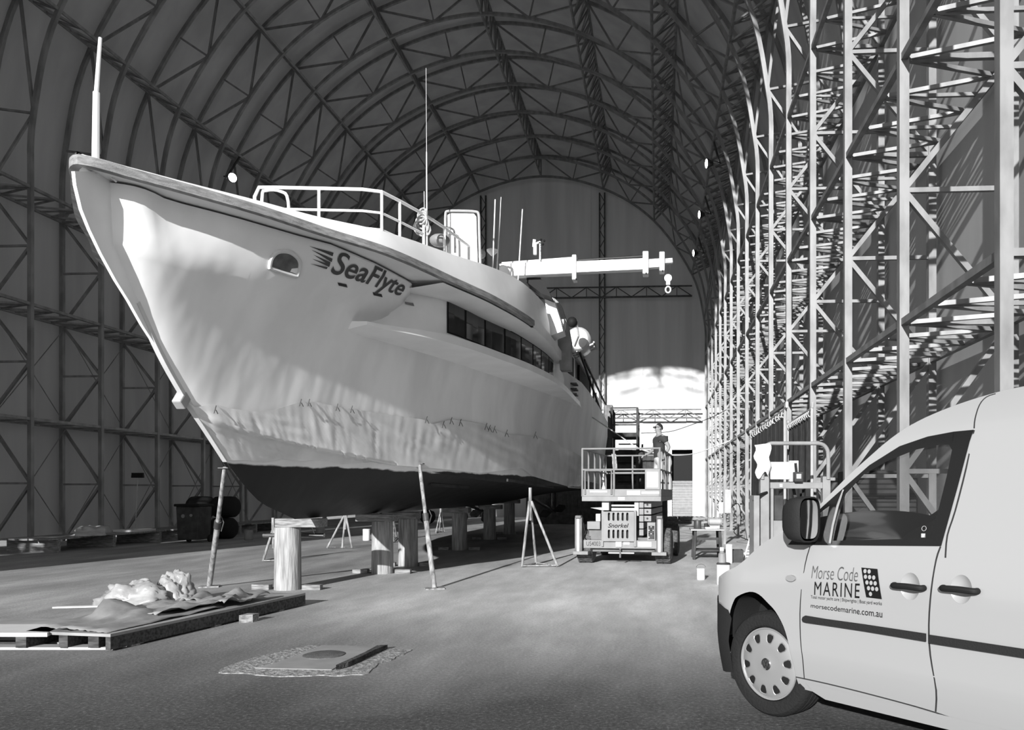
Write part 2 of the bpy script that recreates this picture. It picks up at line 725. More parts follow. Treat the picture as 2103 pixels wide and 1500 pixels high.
# arch trusses
def arch_truss():
    Y = 0
    base = Vector((XC, FY0, 0))
    t = thing('arch_truss', 'steel lattice arch', 'arch truss', base, 0, 'steel lattice arches of the shed')
    m = MB().barpath([sec(p, FY0) for p in INN], 0.10, 0.10, up=(0, 1, 0))
    m.build('inner_chord', 'steel', t)
    m = MB().barpath([sec(p, FY0) for p in OUT], 0.10, 0.10, up=(0, 1, 0))
    m.build('outer_chord', 'steel', t)
    w = MB()
    for k, (i, j) in enumerate(zip(NODE, NODE[1:])):
        mid = (i + j) // 2
        U = (0, 1, 0)
        w.bar(sec(OUT[i], FY0), sec(INN[mid], FY0), .06, .06, U)
        w.bar(sec(INN[mid], FY0), sec(OUT[j], FY0), .06, .06, U)
        w.bar(sec(INN[mid], FY0), sec(OUT[mid], FY0), .05, .05, U)
    for i in NODE[1:-1]:
        w.bar(sec(OUT[i], FY0), sec(INN[i], FY0), .06, .06, (0, 1, 0))
    w.build('lattice', 'steel', t)
    for s in (0, -1):
        MB().box(sec((INN[s] + OUT[s]) / 2, FY0) + Vector((0, 0, .012)), (TD + .2, .16, .024)).build('base_plate', 'steel', t)
    return t
A0 = arch_truss()
ordn = ['nearest', 'second', 'third', 'fourth', 'fifth', 'sixth', 'seventh', 'eighth', 'ninth', 'tenth', 'eleventh', 'twelfth', 'thirteenth', 'fourteenth', 'fifteenth', 'last']
A0['label'] = 'steel lattice arch truss at the open mouth of the shed, nearest of the sixteen arches'
for k in range(1, NF):
    lab = ('steel lattice arch truss standing against the end wall of the shed' if k == NF - 1 else
           'steel lattice arch truss spanning the shed, the %s counted from its open mouth' % ordn[k])
    copy_tree(A0, loc=(XC, FY0 + BAY * k, 0), label=lab)

# longitudinal purlin trusses between the chords
def purlin(i, name, label):
    a, b = sec(INN[i], 0), sec(OUT[i], 0)
    t = thing('purlin_truss', label, 'truss', (a.x, FY0, a.z), 0, 'long lattice trusses tying the arches')
    L = FY0 + BAY * (NF - 1)
    up = b - a
    for nm, p in (('inner_chord', a), ('outer_chord', b)):
        MB().bar((p.x, FY0, p.z), (p.x, L, p.z), .07, .07, up).build(nm, 'steel', t)
    w = MB()
    NS = 3
    for k in range(NF - 1):
        for s in range(NS):
            y0 = FY0 + BAY * (k + s / NS)
            y1 = FY0 + BAY * (k + (s + 1) / NS)
            ym = (y0 + y1) / 2
            w.bar((a.x, y0, a.z), (b.x, ym, b.z), .045, .045, up.cross(Vector((0, 1, 0))))
            w.bar((b.x, ym, b.z), (a.x, y1, a.z), .045, .045, up.cross(Vector((0, 1, 0))))
            if s:
                w.bar((a.x, y0, a.z), (b.x, y0, b.z), .04, .04, up.cross(Vector((0, 1, 0))))
    w.build('lattice', 'steel', t)
    return t
PN = ['at head height on the right wall', 'midway up the right wall', 'high on the right wall', 'at the right haunch of the roof', 'on the right slope of the roof', 'just right of the ridge',
      'along the ridge', 'just left of the ridge', 'on the left slope of the roof', 'at the left haunch of the roof', 'high on the left wall', 'midway up the left wall', 'lowest on the left wall']
PN[0] = 'running lowest along the right wall, above the van'
for i, nm in zip(NODE[1:-1], PN):
    purlin(i, nm, 'long steel lattice truss ' + nm)

# end wall posts and cross trusses
EY = FY0 + BAY * (NF - 1) + 0.45
def end_post(x, top, label):
    t = thing('end_wall_post', label, 'post', (x, EY, 0))
    MB().box((x - .14, EY, top / 2), (.08, .08, top)).box((x + .14, EY, top / 2), (.08, .08, top)).build('chord', 'darksteel', t)
    w = MB()
    n = int(top / .5)
    for i in range(n):
        s = 1 if i % 2 else -1
        w.bar((x - .14 * s, EY, i * top / n), (x + .14 * s, EY, (i + 1) * top / n), .035)
    w.build('lattice', 'darksteel', t)
end_post(XC + 3.3, 17.8, 'tall lattice post on the end wall, seen beside the crane boom')
end_post(XC - 3.3, 17.8, 'tall lattice post on the end wall, partly hidden by the white radar panel')
def end_truss(z, x0, x1, h, label):
    t = thing('end_wall_truss', label, 'truss', ((x0 + x1) / 2, EY - .25, z))
    y = EY - .25
    MB().bar((x0, y, z), (x1, y, z), .09).bar((x0, y, z + h), (x1, y, z + h), .07).build('chord', 'darksteel', t)
    w = MB()
    n = max(2, int((x1 - x0) / 1.6))
    for i in range(n):
        a, b = x0 + (x1 - x0) * i / n, x0 + (x1 - x0) * (i + 1) / n
        w.bar((a, y, z), ((a + b) / 2, y, z + h), .045).bar(((a + b) / 2, y, z + h), (b, y, z), .045)
        w.bar(((a + b) / 2, y, z), ((a + b) / 2, y, z + h), .04)
    w.build('lattice', 'darksteel', t)
end_truss(12.0, XC - 8.2, XC + 8.2, .55, 'dark lattice beam crossing the end wall behind the crane boom')
end_truss(5.4, XC - 8.7, XC + 8.7, .45, 'dark lattice beam low across the end wall above the man')

# high-bay lamps
def lamp(p, d, label):
    ch = nr if p.x > XC else nl
    p, d = Vector(p), Vector(d).normalized()
    t = thing('floodlight', label, 'floodlight', p, 0, 'round floodlights hung from the roof trusses')
    MB().lathe(p, [(.06, -.20), (.09, -.15), (.15, -.04), (.175, 0), (.175, .03), (.15, .03), (.15, .01)], 24, d, cap=False).build('housing', 'dark', t, smooth=True)
    MB().lathe(p, [(.15, 0.0), (.15, .012)], 24, d).build('lens', 'lamp', t)
    x, y, z = basis(d)
    MB().path([p + x * .18, p + x * .2 - z * .2, p - z * .5, p - x * .2 - z * .2, p - x * .18], .015, 6).build('bracket', 'dark', t)
    MB().bar(p - z * .45, (ch.x, p.y, ch.z), .05).build('hanger', 'dark', t)
# places from the photo; fixed beside the haunch trusses
nr = sec(INN[NODE[4]], 0); nl = sec(INN[NODE[10]], 0)
def lamp_on(px, py, X, label, d):
    p = at_z(px, py, 12.35)
    lamp(p, d, label)
lamp_on(477, 365, nl.x + .9, 'lit round floodlight above the bow rail on the left wall', (.92, -.62, -.2))
lamp_on(1452, 336, nr.x - .5, 'lit round floodlight on the right roof haunch, highest of the three right-hand lamps', (-.9, -.25, -.1))
lamp_on(1437, 441, nr.x - .5, 'lit round floodlight on the right roof haunch, middle of the three right-hand lamps', (-.9, -.25, -.1))
lamp_on(1425, 520, nr.x - .5, 'lit round floodlight on the right roof haunch, lowest of the three beside the crane hook', (-.9, -.25, -.1))

# thin crossed bracing rods on the left wall
for k in range(4, 10):
    for (z0, z1, nm) in ((.2, 3.1, 'lowest'), (3.2, 5.9, 'second')):
        y0, y1 = FY0 + BAY * k, FY0 + BAY * (k + 1)
        x = XL - TD + .1
        o = MB().tube((x, y0, z1), (x, y1, z0), .012, 6).tube((x, y1, z1), (x + .03, y0, z0), .012, 6).build('bracing_rods', 'steel')
        tag(o, 'crossed bracing rods, %s panel of the left wall, %s bay' % (nm, ordn[k]), 'bracing', 'bracing rods on the left wall')
# ------------------------------------------------------------------ the boat
BX = -4.75
FT = [(6.12, 0), (6.17, .07), (6.25, .14), (6.37, .22), (6.6, .40), (6.91, .63), (7.33, .92), (7.96, 1.27), (8.64, 1.69), (9.9, 2.12), (10.93, 2.45), (12.51, 2.75), (15, 2.86), (26, 2.86), (30, 2.76)]
def bF(Y):
    return sinterp(FT, Y)
def gg(Y, Y0, L, p, bm, r=0.0):
    u = max(0.0, min(1.0, (Y - Y0) / L))
    s = 1 - 0.03 * max(0, (Y - 24) / 6)
    return (bm * (1 - (1 - u)**p) + (r * (1 - math.exp(-max(0, Y - Y0) / 0.10)) if r else 0)) * s
def bCh(Y): return gg(Y, 7.72, 11, 1.5, 2.62, .03)
def bT1(Y): return gg(Y, 7.25, 12, 1.45, 2.68, .06)
def bT2(Y): return gg(Y, 6.86, 13.4, 1.5, 2.70, .11)
def bT3(Y): return gg(Y, 6.50, 13.4, 1.7, 2.72, .20) - interp([(9.0, 0), (10.4, .16), (14, .16), (18, 0)], Y)
ZC_T = [(7.72, 2.17), (8.0, 2.08), (8.6, 1.97), (9.5, 1.86), (11, 1.72), (13, 1.58), (15.5, 1.50), (30, 1.50)]
def zC(Y): return sinterp(ZC_T, Y)
ZL_T = [(9.5, 3.44), (10.5, 3.5), (13, 3.52), (20, 3.55), (30, 3.55)]
def zL(Y): return sinterp(ZL_T, Y)
LT = [(9.0, 1.0), (9.35, 1.25), (9.75, 1.52), (10.1, 1.72), (10.46, 1.91), (11.1, 2.12), (11.8, 2.30), (13.0, 2.60), (14.8, 2.84), (18, 2.88), (26, 2.86), (30, 2.76)]
def bL(Y): return sinterp(LT, Y)
ZF = 4.08
TT = [(6.08, 4.14), (6.86, 4.16), (7.9, 4.24), (8.9, 4.36), (9.4, 4.42), (10.24, 4.50), (11.9, 4.68), (14, 4.76)]
def zT(Y): return sinterp(TT, Y)
YEND = 30.0

def station(s):
    """hull section at parameter s: the points from keel up to the fender, starboard sign handled by the caller"""
    def Yl(y0): return y0 + (YEND - y0) * s
    out = []
    YK = Yl(9.95)
    rise = 0.55 * max(0, (YK - 22) / 8) ** 1.5
    out.append((YK, 0.0, 1.0 + rise))
    y = Yl(9.6); out.append((y, gg(y, 9.6, 9, 1.3, .5, .02), 1.07 + 0.02 + rise * .9))
    y = Yl(9.0); out.append((y, gg(y, 9.0, 10, 1.35, 1.25, .03), 1.26 + rise * .6))
    y = Yl(8.42); out.append((y, gg(y, 8.42, 10.5, 1.45, 2.0, .03), 1.62 + (1.38 - 1.62) * min(1, s * 2.2) + rise * .2))
    y = Yl(7.95); out.append((y, max(gg(y, 7.95, 11, 1.5, 2.42, .03), 0), 2.0 + (1.46 - 2.0) * min(1, s * 2.4)))
    y = Yl(7.72); out.append((y, bCh(y), zC(y)))
    y = Yl(7.25); out.append((y, bT1(y), 2.6 + (2.1 - 2.6) * min(1, s * 1.6)))
    y = Yl(6.86); out.append((y, bT2(y), 3.06 + (2.75 - 3.06) * min(1, s * 1.6)))
    y = Yl(6.50); out.append((y, bT3(y), 3.52 + (3.5 - 3.52) * min(1, s * 3)))
    y = Yl(6.47)
    k = min(1, max(0, (y - 9.8) / .9))
    b3 = bT3(y)
    tube = .25 * (1 - math.exp(-max(0, y - 6.47) / .09))
    bt = max(tube, bF(y) - interp([(7.0, .36), (8.6, .20), (9.6, .12)], y) if y > 6.8 else tube)
    bt = max(tube, min(bt, b3 + .45))
    if y - 6.47 < 1e-4:
        bt = b3 = 0.0
    out.append((y, bt * (1 - k) + b3 * k, 3.95 + .03 * k))
    y = Yl(6.46)
    out.append((y, out[-1][1] + .015 if out[-1][1] > 0 else 0.0, ZF - .045))
    return out
SS = [0, .0008, .002, .004, .007, .011, .016, .022, .03, .04, .05, .062, .075, .09, .105, .12, .14, .16, .18, .2, .225, .25, .28, .31, .35, .4, .46, .53, .6, .68, .76, .84, .92, 1.0]
STN = [station(s) for s in SS]

def hull_side(sign):
    rows = []
    for st in STN:
        pts = [Vector((BX + sign * b, Y, z)) for (Y, b, z) in st]
        low = catmull(pts[:6], 3)      # keel .. chine
        up = catmull(pts[5:9], 4)
        top = catmull(pts[8:], 3)
        rows.append(low + up + top[1:])
    return rows
M['hull'] = None
def hull_mat():
    m = bpy.data.materials.new('hull_white_topsides_black_antifouling')
    m.use_nodes = True
    n, l = m.node_tree.nodes, m.node_tree.links
    b = n['Principled BSDF']
    b.inputs['Roughness'].default_value = .5
    b.inputs['Specular IOR Level'].default_value = .3
    t = n.new('ShaderNodeNewGeometry')
    sp = n.new('ShaderNodeSeparateXYZ')
    l.new(t.outputs['Position'], sp.inputs[0])
    nz = n.new('ShaderNodeTexNoise')
    nz.inputs['Scale'].default_value = 2.2
    nz.inputs['Detail'].default_value = 4
    l.new(t.outputs['Position'], nz.inputs['Vector'])
    ad = n.new('ShaderNodeMath'); ad.operation = 'MULTIPLY_ADD'
    l.new(nz.outputs['Fac'], ad.inputs[0]); ad.inputs[1].default_value = .10
    l.new(sp.outputs['Z'], ad.inputs[2])
    st = n.new('ShaderNodeMapRange')
    st.inputs['From Min'].default_value = 1.715
    st.inputs['From Max'].default_value = 1.735
    l.new(ad.outputs[0], st.inputs['Value'])
    # faired patches on the white plating
    n2 = n.new('ShaderNodeTexNoise'); n2.inputs['Scale'].default_value = 1.3; n2.inputs['Detail'].default_value = 6
    mp = n.new('ShaderNodeMapping'); mp.inputs['Scale'].default_value = (1, 1.1, .45)
    mp.inputs['Rotation'].default_value = (.5, 0, 0)
    l.new(t.outputs['Position'], mp.inputs[0]); l.new(mp.outputs[0], n2.inputs['Vector'])
    r2 = n.new('ShaderNodeValToRGB')
    r2.color_ramp.elements[0].position = .38; r2.color_ramp.elements[0].color = (.80, .80, .80, 1)
    r2.color_ramp.elements[1].position = .62; r2.color_ramp.elements[1].color = (.92, .92, .92, 1)
    l.new(n2.outputs['Fac'], r2.inputs[0])
    # faint plate seams
    mx = n.new('ShaderNodeMix'); mx.data_type = 'RGBA'
    l.new(st.outputs[0], mx.inputs['Factor'])
    mx.inputs['A'].default_value = (.011, .011, .011, 1)
    l.new(r2.outputs[0], mx.inputs['B'])
    l.new(mx.outputs['Result'], b.inputs['Base Color'])
    bp = n.new('ShaderNodeBump'); bp.inputs['Strength'].default_value = .5; bp.inputs['Distance'].default_value = .06
    n3 = n.new('ShaderNodeTexNoise'); n3.inputs['Scale'].default_value = 1.6; n3.inputs['Detail'].default_value = 2
    l.new(mp.outputs[0], n3.inputs['Vector'])
    l.new(n3.outputs['Fac'], bp.inputs['Height'])
    l.new(bp.outputs[0], b.inputs['Normal'])
    return m
M['hull'] = hull_mat()
M['super'] = mat('superstructure_white_paint', .86, .38, var=.05, scale=2)
M['fender'] = mat('worn_timber_rubbing_strake', .26, .8, var=.28, scale=4, stretch=(4, .8, 10), bump=.3)

boat = thing('boat', 'large white aluminium motor boat on timber piles with a raked bow towards the camera', 'boat', (BX, 18, 0))
hm = MB()
RP = hull_side(1)
RS = hull_side(-1)
for rows in (RP, RS):
    hm.grid(rows)
# stem face between the two sides
hm.grid([RP[0], RS[0]])
# transom
last, last2 = RP[-1], RS[-1]
for i in range(len(last) - 1):
    hm.add([last[i], last[i + 1], last2[i + 1], last2[i]], [(0, 1, 2, 3)])
hb = bmesh.new()
hull = hm.build('hull', 'hull', boat)
hb.from_mesh(hull.data)
bmesh.ops.remove_doubles(hb, verts=hb.verts, dist=.0015)
bmesh.ops.recalc_face_normals(hb, faces=hb.faces)
hb.to_mesh(hull.data)
hb.free()
hull.data.polygons.foreach_set('use_smooth', [True] * len(hull.data.polygons))
hull.data.set_sharp_from_angle(angle=math.radians(42))

# fender along the sheer, wrapping round the bow
def sheer(side, fb, z, y0, y1, n=60, p=2.0):
    out = []
    for i in range(n + 1):
        Y = y0 + (y1 - y0) * (i / n) ** p
        out.append(Vector((BX + side * fb(Y), Y, z(Y) if callable(z) else z)))
    return out
def strake(name, y1, w, h, mat_, z):
    P = sheer(-1, bF, z, 6.125, y1)[::-1] + sheer(1, bF, z, 6.125, y1)
    P = [p for i, p in enumerate(P) if i == 0 or (p - P[i - 1]).length > .01]
    return MB().barpath(P, w, h, up=(0, 0, 1)).build(name, mat_, boat, smooth=True, angle=30)
fd = strake('rubbing_strake', 12.45, .07, .08, 'fender', ZF)
# hidden deck sheet just under the strake keeps the bow closed
dk = MB()
rowsd = []
for i in range(30):
    Y = 6.09 + (13.5 - 6.09) * (i / 29) ** 1.8
    rowsd.append([Vector((BX + k * bF(Y), Y, ZF - .025)) for k in (-1, -.5, 0, .5, 1)])
dk.grid(rowsd)
for i in range(6):
    pass
dk.add([(BX - 2.6, 13.5, 4.0), (BX + 2.6, 13.5, 4.0), (BX + 2.6, 29.9, 4.0), (BX - 2.6, 29.9, 4.0)], [(0, 1, 2, 3)])
dk.build('deck', 'super', boat)

# bulwark above the strake
def bB(Y): return max(0.0, bF(Y) - .02)
def bTop(Y): return max(0.0, bF(Y) - .03 - .10 * min(1, max(0, (Y - 6.5) / 3)))
def bulwark(sign):
    rows = []
    ys = [6.1 + (14.05 - 6.1) * (i / 50) ** 1.9 for i in range(51)]
    for Y in ys:
        z1 = zT(Y)
        a = Vector((BX + sign * bB(Y), Y, ZF + .04))
        b = Vector((BX + sign * bTop(Y), Y, z1))
        m1 = a.lerp(b, .5) + Vector((sign * .02, 0, 0))
        c = Vector((BX + sign * max(0, bTop(Y) - .09), Y, z1 + .012))
        d = Vector((BX + sign * max(0, bTop(Y) - .11), Y, ZF + .04))
        rows.append([a, m1, b, c, d])
    return rows
bk = MB()
bk.grid(bulwark(1)).grid(bulwark(-1))
bk.build('bulwark', 'super', boat, smooth=True, angle=40)

# guard ledge at main deck, both sides
def ledge(sign):
    rows = []
    for i in range(61):
        Y = 9.3 + (29.95 - 9.3) * (i / 60) ** 1.4
        b, z = bL(Y), zL(Y)
        w = .05 + .07 * min(1, (Y - 9.3) / 1.2)
        o = BX + sign * b
        inn = BX + sign * max(0, min(bT3(Y), b) - .35)
        rows.append([Vector((inn, Y, z - .16)), Vector((o - sign * .05, Y, z - w)), Vector((o, Y, z - w + .01)), Vector((o, Y, z)), Vector((inn, Y, z + .01))])
    m = MB().grid(rows)
    m.add(rows[0], [(0, 1, 2, 3, 4)]).add(rows[-1], [(4, 3, 2, 1, 0)])
    return m
ledge(1).build('guard_ledge', 'super', boat, smooth=True, angle=30)
ledge(-1).build('guard_ledge', 'super', boat, smooth=True, angle=30)

# upper side wall with the window band
def bW(Y):
    far = bL(Y) - .05 - .10 * min(1, max(0, Y - 10) / 1.5)
    k = min(1, max(0, (Y - 9.35) / 1.2))
    k = k * k * (3 - 2 * k)
    return max(0, (bT3(Y) - .06) * (1 - k) + far * k)
def wall_pt(Y, z, off=0.0, sign=1):
    return Vector((BX + sign * (bW(Y) + off), Y, z))
def side_wall(sign):
    rows = []
    for i in range(50):
        Y = 9.35 + (16.8 - 9.35) * i / 49
        zt = 4.06 if Y < 12.6 else (4.74 if Y < 14.2 else 4.74 - (Y - 14.2) * .36)
        rows.append([wall_pt(Y, z, 0, sign) for z in (zL(Y), zL(Y) + .25 * (zt - zL(Y)), zL(Y) + .6 * (zt - zL(Y)), zt)])
    return rows
sw = MB().grid(side_wall(1)).grid(side_wall(-1))
sw_o = sw.build('side_screen', 'super', boat, smooth=True)

bvh_parts = {}
def bvh_of(objs):
    vs, fs = [], []
    for o in objs:
        W = WM[o.name]
        k = len(vs)
        vs += [W @ v.co for v in o.data.vertices]
        fs += [[k + i for i in p.vertices] for p in o.data.polygons]
    return BVHTree.FromPolygons(vs, fs)
HB = bvh_of([hull, sw_o])

def hull_at(Y, z, off=.01):
    """point on the port side of the hull at height z"""
    h = HB.ray_cast(Vector((BX + 8, Y, z)), Vector((-1, 0, 0)))
    if h[0] is None:
        return None
    n = h[1]
    if n.x < 0:
        n = -n
    return h[0] + n * off
def hull_px(x, y):
    for dy in (0, 4, 8, 12, 18, 26, 40):
        h = HB.ray_cast(EYEV, ray(x, y + dy))
        if h[0] is not None:
            return h[0]

def on_hull(name, m, vs, fs, quad, parent, off=.012, thick=0.0):
    """lay a flat unit-square drawing on the hull: quad = (Y,z) of its lower-left, lower-right, upper-right, upper-left"""
    mb = MB()
    P = []
    for (u, v) in vs:
        a = Vector(quad[0]).lerp(Vector(quad[1]), u)
        b = Vector(quad[3]).lerp(Vector(quad[2]), u)
        q = a.lerp(b, v)
        p = hull_at(q.x, q.y, off)
        P.append(p if p is not None else Vector((BX, q.x, q.y)))
    mb.add(P, fs)
    return mb.build(name, m, parent, smooth=False)
def yz(x, y):
    p = hull_px(x, y)
    return (p.y, p.z)
M['letter'] = mat('dark_grey_lettering', .06, .5)
vs, fs = text_flat('SeaFlyte', 1.0, .26, .012, 1.0)
q = [yz(672, 575), yz(818, 618), yz(834, 559), yz(688, 511)]
on_hull('lettering', 'letter', vs, fs, q, hull, .010)
# speed lines in front of the name
sl = []
lines = [((634, 505), (684, 522), 7), ((638, 512), (682, 534), 7), ((642, 522), (678, 541), 6), ((640, 531), (677, 545), 5), ((636, 541), (672, 550), 4)]
for (a, b, w) in lines:
    loop = [(a[0], a[1]), (b[0], b[1] - w / 2), (b[0] - 2, b[1] + w / 2)]
    vs, fs = flat_mesh([[(x, -y) for x, y in loop]], [630 + 4 * k_ for k_ in range(16)])
    P = [hull_at(*yz(x, -y), .010) for x, y in vs]
    sl.append((P, fs))
mb = MB()
for P, f in sl:
    mb.add(P, f)
mb.build('stripe_marking', 'letter', hull)

def rounded(cx, cy, w, h, r, n=5, top_only=False):
    out = []
    for (sx, sy, a0) in ((1, 1, 0), (-1, 1, 90), (-1, -1, 180), (1, -1, 270)):
        rr = r if (sy > 0 or not top_only) else r * .25
        for k in range(n + 1):
            a = math.radians(a0 + 90 * k / n)
            out.append((cx + sx * (w / 2 - rr) + rr * math.cos(a), cy + sy * (h / 2 - rr) + rr * math.sin(a)))
    return out
# hawse window with thick rim
def fairlead(name, label_c, px, rim, r_mat, hole_mat):
    pts = [Vector(yz(*p)) for p in px]
    c = sum(pts, Vector((0, 0))) / len(pts)
    P = [hull_at(p.x, p.y, .015) for p in pts]
    Pc = catmull(P + [P[0]], 4)[:-1]
    o = MB().path(Pc, rim, 8, closed=True).build(name, r_mat, hull, smooth=True)
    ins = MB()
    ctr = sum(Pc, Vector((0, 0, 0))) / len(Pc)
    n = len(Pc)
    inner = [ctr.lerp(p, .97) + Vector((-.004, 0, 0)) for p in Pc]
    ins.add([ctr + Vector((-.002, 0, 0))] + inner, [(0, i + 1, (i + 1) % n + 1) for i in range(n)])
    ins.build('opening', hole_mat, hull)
    return o
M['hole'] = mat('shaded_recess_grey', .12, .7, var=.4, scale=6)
fairlead('hawse_rim', '', [(552, 549), (556, 530), (570, 517), (592, 517), (610, 529), (615, 543), (611, 562), (606, 566), (580, 559)], .022, 'white', 'hole')
for px, mt in (((703, 585), 'dark'), ((775, 605), 'dark'), ((840, 624), 'grey')):
    pts = [(px[0] - 10, px[1] - 5), (px[0] + 8, px[1] - 1), (px[0] + 10, px[1] + 5), (px[0] - 8, px[1] + 1)]
    P = [hull_at(*yz(*p), .008) for p in pts]
    MB().add(P, [(0, 1, 2, 3)]).build('drain_slot', mt, hull, solid=.004)

# window band (glass panels recessed in a dark frame)
def wband(sign):
    fr = MB()
    ys = [10.55, 11.05, 11.7, 12.35, 13.0, 13.6, 14.1, 14.7, 15.2]
    def zt(Y): return 4.0 if Y < 12.0 else 4.0 - .02 * (Y - 12)
    def zb(Y): return zL(Y) + .045
    pan = []
    for a, b in zip(ys, ys[1:]):
        n = 3
        rows = []
        for k in range(n + 1):
            Y = a + .03 + (b - a - .06) * k / n
            rows.append([wall_pt(Y, zb(Y) + .02, .012, sign), wall_pt(Y, zt(Y) - .02, .012, sign)])
        pan.append(rows)
    g = MB()
    rows = []
    for k in range(40):
        Y = ys[0] + (ys[-1] - ys[0]) * k / 39
        rows.append([wall_pt(Y, zb(Y), .006, sign), wall_pt(Y, zt(Y), .006, sign)])
    fr.grid(rows)
    fo = fr.build('window_frame', 'black', boat)
    for r in pan:
        MB().grid(r).build('window_pane', 'boatglass', fo)
    return fo
M['boatglass'] = mat('tinted_boat_window_glass', .012, .06, spec=.8, var=.6, scale=2)
wband(1)
wband(-1)
# soffit below the bulwark wing, over the windows
so = MB()
rows = []
for k in range(30):
    Y = 9.75 + (12.55 - 9.75) * k / 29
    rows.append([Vector((BX + bF(Y) - .04, Y, ZF - .06)), Vector((BX + bF(Y) * .5 + bW(Y) * .5, Y, ZF - .12)), wall_pt(Y, ZF - .10, 0)])
so.grid(rows)
rows = []
for k in range(20):
    Y = 12.5 + (15.6 - 12.5) * k / 19
    rows.append([Vector((BX + bF(Y) + .0, Y, 4.20 - .02 * (Y - 12.5))), Vector((BX + bF(Y) + .0, Y, 4.02 - .02 * (Y - 12.5))), wall_pt(Y, 4.0 - .02 * (Y - 12.5), 0)])
so.grid(rows)
so.build('soffit', 'super', boat, smooth=True, angle=30)

# centreline plate ahead of the round stem
P = [at_x(x, y, BX) for x, y in [(150, 352), (153, 380), (165, 430), (182, 472), (205, 520), (235, 575), (262, 618), (290, 668), (340, 745), (352, 748), (310, 670), (285, 620), (265, 570), (250, 500), (240, 440), (236, 380), (236, 352)]]
for p in P:
    p.x = BX - .015
MB().prism(P, (.03, 0, 0)).build('stem_plate', 'super', boat)
# ------------------------------------------------------------------ fittings on the boat
bow = at_x(196, 334, BX)
ms = MB()
b0 = Vector((BX, bow.y, bow.z - .12))
m1 = at_x(198, 190, BX); m2 = at_x(206, 78, BX)
ms.tube(b0, m1, .030, 10, .026)
ms.build('bow_staff', 'super', boat, smooth=True)
MB().tube(m1, m2, .018, 10, .014).build('bow_staff_tip', 'super', boat, smooth=True)
MB().tube(b0 + Vector((-.16, -.02, .0)), b0.lerp(m1, .18), .008, 6).tube(b0 + Vector((.10, .12, .0)), b0.lerp(m1, .14), .008, 6).build('staff_brace', 'super', boat)

# foredeck hand rail
def zpath(pts, Z):
    return [at_z(x, y, Z) for x, y in pts]
rail_top = zpath([(655, 387), (744, 389), (784, 394), (821, 413), (870, 440), (913, 468), (973, 513)], 5.3)
rt0 = at_z(560, 385, 5.3)
left_end = [at_z(523, 385, 5.3) + Vector((0, 0, z)) for z in (-.95, -.12)] + [at_z(532, 385, 5.3)]
MB().path(left_end + [rt0] + rail_top, .022, 8).build('handrail', 'super', boat, smooth=True)
MB().path(zpath([(603, 419), (655, 420.5), (778, 425), (784, 426), (821, 445), (870, 470), (900, 489)], 5.0)[0:0] + [Vector((p.x, p.y, 5.02)) for p in [at_z(575, 385, 5.3)] + rail_top[:5]], .017, 8).build('handrail', 'super', boat, smooth=True)
MB().path([Vector((p.x, p.y, 4.80)) for p in rail_top[1:5]], .015, 8).build('handrail', 'super', boat, smooth=True)
for p in (rail_top[0], rail_top[2], rail_top[3], rail_top[4], rail_top[5]):
    MB().tube((p.x, p.y, 4.2), (p.x, p.y, 5.3), .02, 8).build('rail_post', 'super', boat, smooth=True)
h0, h1 = at_z(538, 392, 5.26), at_z(592, 393, 5.26)
MB().path(catmull([Vector((h0.x, h0.y, 4.3)), Vector((h0.x, h0.y, 5.15)), h0 + Vector((.06, 0, 0)), h1 + Vector((-.1, 0, 0)), Vector((h1.x, h1.y, 5.12)), Vector((h1.x + .02, h1.y, 4.4))], 4), .02, 8).build('rail_hoop', 'super', boat, smooth=True)
# raised foredeck and wheelhouse roof behind the bulwark
MB().box((BX, 12.6, 4.2), (3.4, 5.6, .3)).box((BX, 16.6, 4.45), (4.3, 4.2, .5)).build('upper_deck', 'super', boat, bevel=.03)
M['rope'] = mat('pale_rope', .38, .9, var=.3, scale=40)
# coil of rope on the rail
kp = at_z(867, 440, 5.3)
random.seed(4)
for k in range(5):
    a = [kp + Vector((.10 * math.cos(t + k) * (.6 + .12 * k), .05 * math.sin(t), .10 * math.sin(t + k) - .05 * k)) for t in [i * PI / 6 for i in range(12)]]
    MB().path(a, .014, 6, closed=True).build('rope_loop', 'rope', boat, smooth=True)
fb_ = at_y(903, 494, 11.6)
MB().ball(fb_, .13, 14, 10, (1.2, 1, .75)).build('deck_fender', 'grey', boat, smooth=True)
def whip(x0, y0, x1, y1, Y, r0, r1, name='whip_aerial'):
    a, b = at_y(x0, y0, Y), at_y(x1, y1, Y)
    a.z -= .5
    MB().tube(a, b, r0, 6, r1).build(name, 'white', boat, smooth=True)
whip(877, 490, 876, 312, 11.5, .014, .009)
whip(876.5, 312, 875, 140, 11.5, .004, .003)
whip(873, 470, 871, 393, 11.5, .006, .004)
whip(1010, 540, 1017, 410, 13, .013, .011)
whip(1018, 540, 1029, 405, 13.2, .013, .006)
whip(1062, 548, 1073, 430, 13.5, .012, .010)
